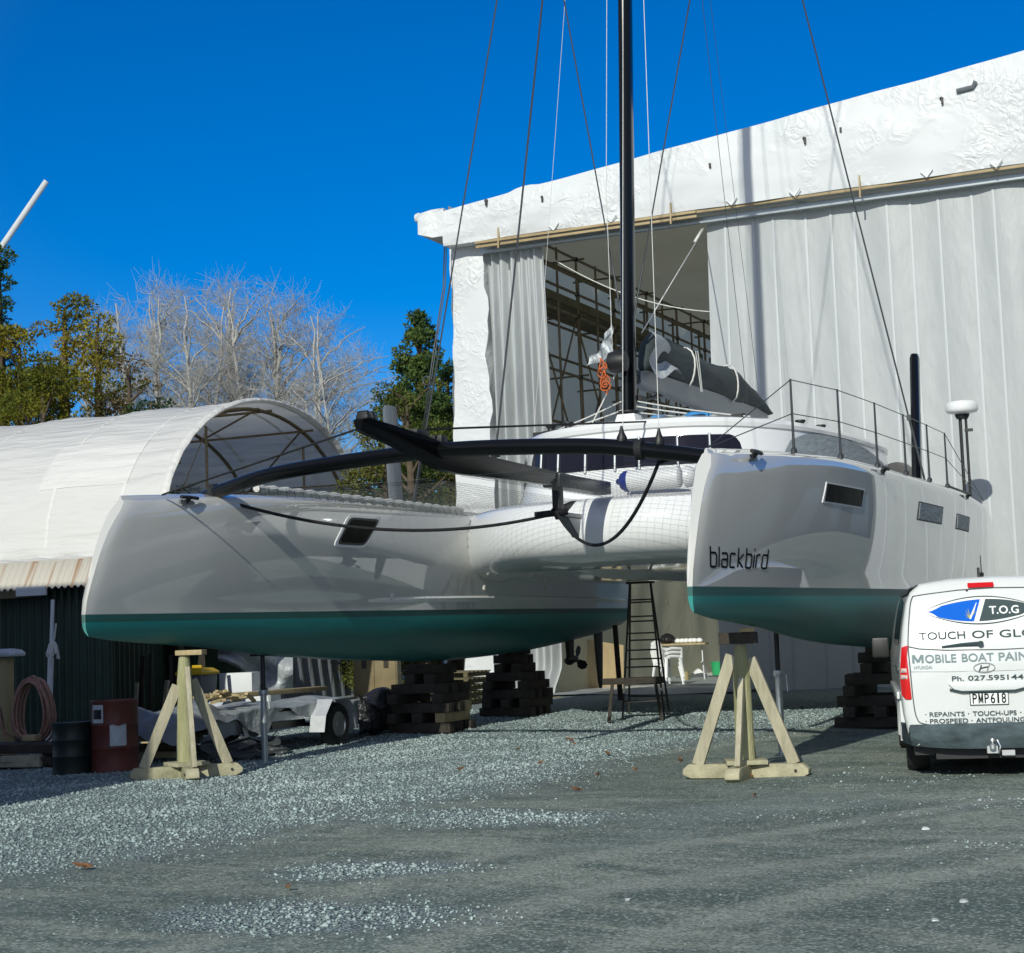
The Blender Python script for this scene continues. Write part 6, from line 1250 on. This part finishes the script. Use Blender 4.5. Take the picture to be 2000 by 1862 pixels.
# ================================================================== TREES
def tubes_np(segs, n=4):
    """segs: list of (p0, p1, r0, r1); one open tube each"""
    A = np.array([s[0] for s in segs]); B = np.array([s[1] for s in segs]); r0 = np.array([s[2] for s in segs]); r1 = np.array([s[3] for s in segs])
    d = B - A; d /= np.linalg.norm(d, axis=1)[:, None] + 1e-9; ref = np.where(np.abs(d[:, 2:3]) < .9, np.array([[0, 0, 1.]]), np.array([[1., 0, 0]])); x = np.cross(d, ref); x /= np.linalg.norm(x, axis=1)[:, None]; y = np.cross(d, x)
    a = np.arange(n) * 2 * pi / n; ring = x[:, None] * np.cos(a)[None, :, None] + y[:, None] * np.sin(a)[None, :, None]
    co = np.concatenate([A[:, None] + ring * r0[:, None, None], B[:, None] + ring * r1[:, None, None]], 1).reshape(-1, 3)
    j = np.arange(n); F = np.stack([j, (j + 1) % n, (j + 1) % n + n, j + n], 1); F = (F[None] + (np.arange(len(segs)) * 2 * n)[:, None, None]).reshape(-1, 4); return co, F
def branchy(seed, h, wr):
    """a winter tree: forked pale stems, sweeping limbs, and fine twigs that fill a rounded crown"""
    r = random.Random(seed); segs_t, segs_b = [], []; cz, rz, w = .66 * h, .36 * h, wr * h
    def inside(): 
        while True:
            p = Vector((r.uniform(-1, 1), r.uniform(-1, 1), r.uniform(-1, 1)))
            if .25 < p.length < 1: return Vector((p.x * w, p.y * w, cz + p.z * rz * (1 if p.z > 0 else 1.25)))
    def run(a, b, r0, r1, n, bow, out):
        q = a; N = [a]; mid = Vector((a.x * .65 + b.x * .35, a.y * .65 + b.y * .35, a.z * .35 + b.z * .65))
        for i in range(n):
            t = (i + 1) / n; e = a * (1 - t) ** 2 + mid * 2 * t * (1 - t) + b * t * t + Vector((r.gauss(0, bow), r.gauss(0, bow), r.gauss(0, bow * .5))) * (t < 1); out.append((tuple(q), tuple(e), r0 + (r1 - r0) * i / n, r0 + (r1 - r0) * t)); q = e; N.append(e)
        return N
    nodes = []
    for st in range(r.choice((2, 2, 3))):
        a = r.uniform(0, 6.28); top = Vector((cos(a) * w * .4, sin(a) * w * .4, cz + rz * r.uniform(.75, .98))); base = Vector((cos(a) * .15, sin(a) * .15, 0))
        N = run(base, top, .0115 * h, .02, 16, .05, segs_t); nodes += N[5:]
    limbs = []
    for k in range(34):
        d = inside(); d = Vector((d.x * 1.1, d.y * 1.1, d.z)); c = [n for n in nodes if n.z < d.z - .08 * h]
        if not c: continue
        s = min(c, key=lambda n: (n - d).length + .25 * abs(d.z - n.z - .2 * h)); limbs += run(s, d, .0034 * h, .012, 7, .05, segs_b)[1:]
    nodes += limbs; br = []
    for k in range(200):
        d = inside(); c = [n for n in nodes if n.z < d.z - .03 * h]
        if not c: continue
        s = min(c, key=lambda n: (n - d).length_squared); br += run(s, d, .014, .007, 4, .06, segs_b)[1:]
    for q in br:
        for k in range(4):
            o = Vector((q.x * .5 / w * .5, q.y * .5 / w * .5, .55)) + Vector((r.gauss(0, .5), r.gauss(0, .5), r.gauss(0, .35))); e = q + o.normalized() * r.uniform(.03, .07) * h; m = q.lerp(e, .5) + Vector((r.gauss(0, .10), r.gauss(0, .10), -.06)); segs_b.append((tuple(q), tuple(m), .0055, .004)); segs_b.append((tuple(m), tuple(e), .004, .002))
    return segs_t, segs_b
BT_ = []
for k, (sd_, hh_, spd) in enumerate(((3, 14.5, .17), (8, 14.5, .15), (21, 13.5, .26))):
    a, b = branchy(sd_, hh_, spd); co, F = tubes_np(a, 7); tm = np_mesh('trunk', co, F, MT['bark_pale'], True); co, F = tubes_np(b, 3); cm = np_mesh('branches', co, F, MT['bark_pale']); BT_.append((tm, cm, hh_, np.max(co[:, 2])))
def bare(px, ytop, dep, kind, rz, wide, label):
    b = at(px, 1250, dep); t = thing('bare_tree', label, 'tree', (b.x, b.y, 0), rz, 'bare winter trees behind the tent'); tm, cm, h, zmax = BT_[kind]; zt = at(px, ytop, dep).z; s = zt / zmax; t.scale = (s * wide, s * wide, s)
    for nm, me_ in (('trunk', tm), ('branches', cm)): o = bpy.data.objects.new(nm, me_); COL.objects.link(o); o.parent = t
for a in ((205, 549, 70, 2, .4, .8, 'faint bare tree, leftmost, rising behind the yellow green trees'), (298, 494, 66, 0, 0, 1.1, 'tall bare pale tree standing second from the left'), (345, 514, 72, 1, 2.1, 1.0, 'slim bare tree close behind the second tall one'), (392, 492, 66, 0, 1.3, 1.1, 'tall bare tree with a forked pale trunk above the tent ridge'),
          (440, 504, 72, 1, 3.6, 1.1, 'bare tree with several upright stems, mid group'), (482, 526, 69, 0, 5.2, .9, 'bare tree just left of the tent arch top'), (530, 504, 66, 0, 4.2, 1.25, 'bare tree rising straight above the tent arch'), (592, 522, 67, 1, .9, 1.25, 'bare tree leaning out to the right of the tent arch top'), (640, 554, 65, 2, 2.6, 1.0, 'broad bare tree spreading to the right, over the arch slope'), (695, 629, 62, 2, 1.1, .9, 'low bare tree, rightmost, next to the dark pine')):
    bare(*a)

def clump_crown(clumps, n_per, leaf, seed, mode='leaf'):
    """clumps: (x, y, z, rx, ry, rz): small bent leaf faces spread through each clump"""
    g = np.random.default_rng(seed); CO, FF = [], []; o = 0
    for (x, y, z, rx, ry, rz) in clumps:
        n = int(n_per * (rx * ry * rz) ** (2 / 3)); d = g.normal(size=(n, 3)); d /= np.linalg.norm(d, axis=1)[:, None]; rad = g.uniform(.25, 1.05, n) ** .5
        c = d * rad[:, None] * np.array([rx, ry, rz]) + np.array([x, y, z]); u = d + g.normal(0, .55, (n, 3)); u /= np.linalg.norm(u, axis=1)[:, None]
        ref = g.normal(size=(n, 3)); v = np.cross(u, ref); v /= np.linalg.norm(v, axis=1)[:, None]; s = leaf * g.uniform(.6, 1.5, n)
        if mode == 'spray': u[:, 2] = u[:, 2] * .5 + .25
        a = c - v * (s * .35)[:, None]; b = c + u * (s * .5)[:, None]; e = c + v * (s * .35)[:, None]; f = c + u * (s * 1.15)[:, None] + np.cross(u, v) * (s * .2)[:, None]
        CO.append(np.stack([a, f * .5 + a * .5 + b * 0, f, e], 1).reshape(-1, 3)); FF.append((np.array([[0, 1, 2], [0, 2, 3]])[None] + (np.arange(n) * 4 + o)[:, None, None]).reshape(-1, 3)); o += 4 * n
    return np.concatenate(CO), np.concatenate(FF)
MT['crown_pine'] = crown_mat('pine_foliage', (.03, .075, .022), (.11, .16, .040)); MT['crown_gold'] = crown_mat('golden_foliage', (.085, .105, .012), (.29, .235, .022)); MT['crown_dark'] = crown_mat('dark_foliage', (.016, .048, .016), (.055, .10, .024)); MT['crown_brown'] = crown_mat('brown_foliage', (.085, .065, .028), (.17, .125, .04)); MT['crown_shrub'] = crown_mat('shrub_foliage', (.045, .075, .014), (.17, .17, .04))
def leafy(name, label, px, py_top, dep, width, seed, mats, shape, n_clump=34, leaf=.20, dens=420, group=None, low=1.5, fat=1.0):
    r = random.Random(seed); b = at(px, 1250, dep); H_ = at(px, py_top, dep).z; t = thing(name, label, 'tree', (b.x, b.y, 0), 0, group); b0 = Vector((b.x, b.y, 0)); CL = []; BR = []
    lean = r.uniform(-.3, .3)
    BR += [(tuple(b0), tuple(b0 + Vector((lean * .5, 0, H_ * .5))), .03 * H_, .02 * H_), (tuple(b0 + Vector((lean * .5, 0, H_ * .5))), tuple(b0 + Vector((lean, 0, H_ * .96))), .02 * H_, .004 * H_)]
    for k in range(n_clump):
        f = (k + .5) / n_clump; z = low + (H_ - low) * f; w = width * shape(f); a = r.uniform(0, 2 * pi) + k * 2.4; q = r.uniform(.35, 1.0); c = b0 + Vector((lean * f + cos(a) * w * q, sin(a) * w * q * .8, z + r.uniform(-.3, .3))); s = r.uniform(.5, 1.0) * ((.24 + .36 * width * (shape(f) * .62) * .8) if fat == 0 else fat * (.40 + .34 * width * (.35 + shape(f) * .5) * .6))
        CL.append((c.x, c.y, min(c.z, H_ - s * .3), s * 1.25, s * 1.1, s * .62)); BR.append((tuple(b0 + Vector((lean * f, 0, max(.5, z - w * .5)))), tuple(c), .05, .015))
    co, F = clump_crown(CL, dens * 4.2, leaf * .45, seed)
    o = bpy.data.objects.new('crown', np_mesh('crown', co - np.array(b0), F, mats[0])); COL.objects.link(o); o.parent = t
    co, F = tubes_np(BR, 6); o = bpy.data.objects.new('trunk', np_mesh('trunk', co - np.array(b0), F, MT['bark'], True)); COL.objects.link(o); o.parent = t
    return t
cone = lambda f: max(.06, (1 - f) ** .8) * (1.0 if f > .1 else .8)
blob = lambda f: sqrt(max(.05, 1 - (1.6 * f - .62) ** 2)) if f < 1 else .2
tall = lambda f: (1 - f * .72)
G_ = 'evergreen trees behind the tent'
leafy('conifer', 'tall dark green conifer cut by the left edge of the photo', 12, 452, 46, 1.5, 4, [MT['crown_dark']], tall, 34, .17, 700, G_)
leafy('evergreen_tree', 'wide golden green evergreen at the left edge above the tent', 40, 640, 45, 2.3, 5, [MT['crown_gold']], blob, 36, .17, 520, G_)
leafy('conifer', 'ragged golden conifer with a pointed top, second from the left', 125, 562, 47, 1.7, 6, [MT['crown_gold']], lambda f: .35 + (1 - f) * .8, 36, .16, 560, G_)
leafy('evergreen_tree', 'bushy golden green evergreen with a flat top, left of the bare trees', 205, 612, 46, 1.5, 7, [MT['crown_gold']], blob, 30, .16, 480, G_)
leafy('evergreen_tree', 'brown half bare evergreen between the golden trees and the bare trees', 262, 690, 45, 1.6, 9, [MT['crown_brown']], blob, 26, .14, 330, G_)
leafy('evergreen_tree', 'low dark green tree showing just above the tent ridge', 305, 755, 44, 1.6, 11, [MT['crown_dark']], blob, 24, .15, 520, G_)
leafy('evergreen_tree', 'low yellow green tree just above the left of the tent', 90, 720, 43, 2.4, 12, [MT['crown_gold']], blob, 30, .16, 520, G_)
leafy('pine_tree', 'dark green pine with a pointed top, left of the white shed', 845, 600, 50, 4.6, 13, [MT['crown_pine']], lambda f: .015 + (1 - f) ** 1.0 * (.80 + .28 * sin(f * 30)), 130, .20, 640, low=2.5, fat=0)
leafy('evergreen_tree', 'dark pine half hidden behind the corner of the white shed', 890, 690, 53, 1.8, 17, [MT['crown_dark']], lambda f: .08 + (1 - f) * .9, 50, .22, 560, G_, fat=0)
leafy('shrub', 'leafy yellow green shrub behind the bowsprit, below the pine', 825, 745, 42, 1.9, 14, [MT['crown_shrub']], blob, 40, .14, 640, 'green shrubs behind the crossbeam', .4)
leafy('shrub', 'low green shrub between the tent arch and the white shed', 745, 868, 40, 1.6, 15, [MT['crown_shrub']], blob, 34, .13, 640, 'green shrubs behind the crossbeam', .3)
# grey building added out of view at right, for the right hull to reflect
RB = thing('reflection_building', 'long unseen grey iron building added at right for the hull to reflect', 'building', (24, 10, 0))
mb = MB(); mb.loft([[Vector((x, y, z)) for x, z in ((22, 0), (22, 9), (30, 11.5), (38, 9), (38, 0))] for y in (-12, 85)], True, True); part('walls', mb, 'railgrey', RB, smooth_=False)
for k in range(11):
    mb = MB(); mb.box((21.97, -8 + k * 8, 2.2), (.06, 3.6, 4.4)); part('roller_door', mb, 'boomgrey', RB)
    mb = MB(); mb.box((21.97, -4 + k * 8, 6.2), (.06, 3.0, 1.2)); part('window', mb, 'portglass', RB)

# ================================================================== SMALL THINGS ON THE GROUND
def leaf_mesh(seed):
    r = random.Random(seed); mb = MB()
    for k in range(r.randint(1, 3)):
        c = Vector((r.uniform(-.05, .05), r.uniform(-.04, .04), .02 + .01 * k)); a = r.uniform(0, 6.28); L_ = r.uniform(.035, .08); d = Vector((cos(a), sin(a), 0)); n = Vector((-sin(a), cos(a), 0))
        mb.add([c - d * L_, c - n * L_ * .4 + Vector((0, 0, .02)), c + Vector((0, 0, -.012)), c + n * L_ * .4 + Vector((0, 0, .025)), c + d * L_ + Vector((0, 0, .03))], [(0, 1, 2), (0, 2, 3), (1, 4, 2), (2, 4, 3)])
    return _mesh('dry_leaf', mb, 'leaf', None, False)
lm = [leaf_mesh(i) for i in range(4)]
for k, (u, v) in enumerate(((1185, 1474), (1332, 1484), (1322, 1488), (1172, 1518), (1480, 1518), (1472, 1520), (1488, 1515), (1478, 1556), (1112, 1450), (1125, 1455), (1010, 1468), (567, 1740), (160, 1701), (178, 1698), (900, 1510), (1055, 1495), (1128, 1548), (1240, 1506))):
    p = onz(u, v); o = bpy.data.objects.new('dry_leaf', lm[k % 4]); COL.objects.link(o); o.location = (p.x, p.y, gz(p.x, p.y) + .004); o.rotation_euler = (0, 0, k * 1.7); o['label'] = 'small brown dry leaf lying on the yard surface'; o['category'] = 'leaf'; o['group'] = 'dry leaves scattered over the yard'
def rock(u, v, s, label):
    p = onz(u, v); p.z = gz(p.x, p.y); r = random.Random(u); mb = MB(); mb.lathe([(.3 * s, -.1 * s), (s, .0), (.9 * s, .35 * s), (.4 * s, .55 * s), (.02, .58 * s)], p, 9); mb.v = [(x + r.uniform(-.2, .2) * s, y + r.uniform(-.2, .2) * s, z + r.uniform(-.1, .1) * s) for x, y, z in mb.v]; single('white_stone', mb, 'whitebox', label, 'stone', p, 'white stones on the yard', smooth_=False)
for a in ((570, 1772, 0.018, 'white stone lying alone near the bottom left patch of gravel'), (1226, 1764, 0.016, 'small white stone in the open foreground'), (1808, 1620, 0.034, 'flat white stone lying right of centre before the van'), (1827, 1797, 0.020, 'white stone near the bottom right corner'), (1882, 1758, 0.024, 'pale crumbled stone near the right edge')): rock(*a)
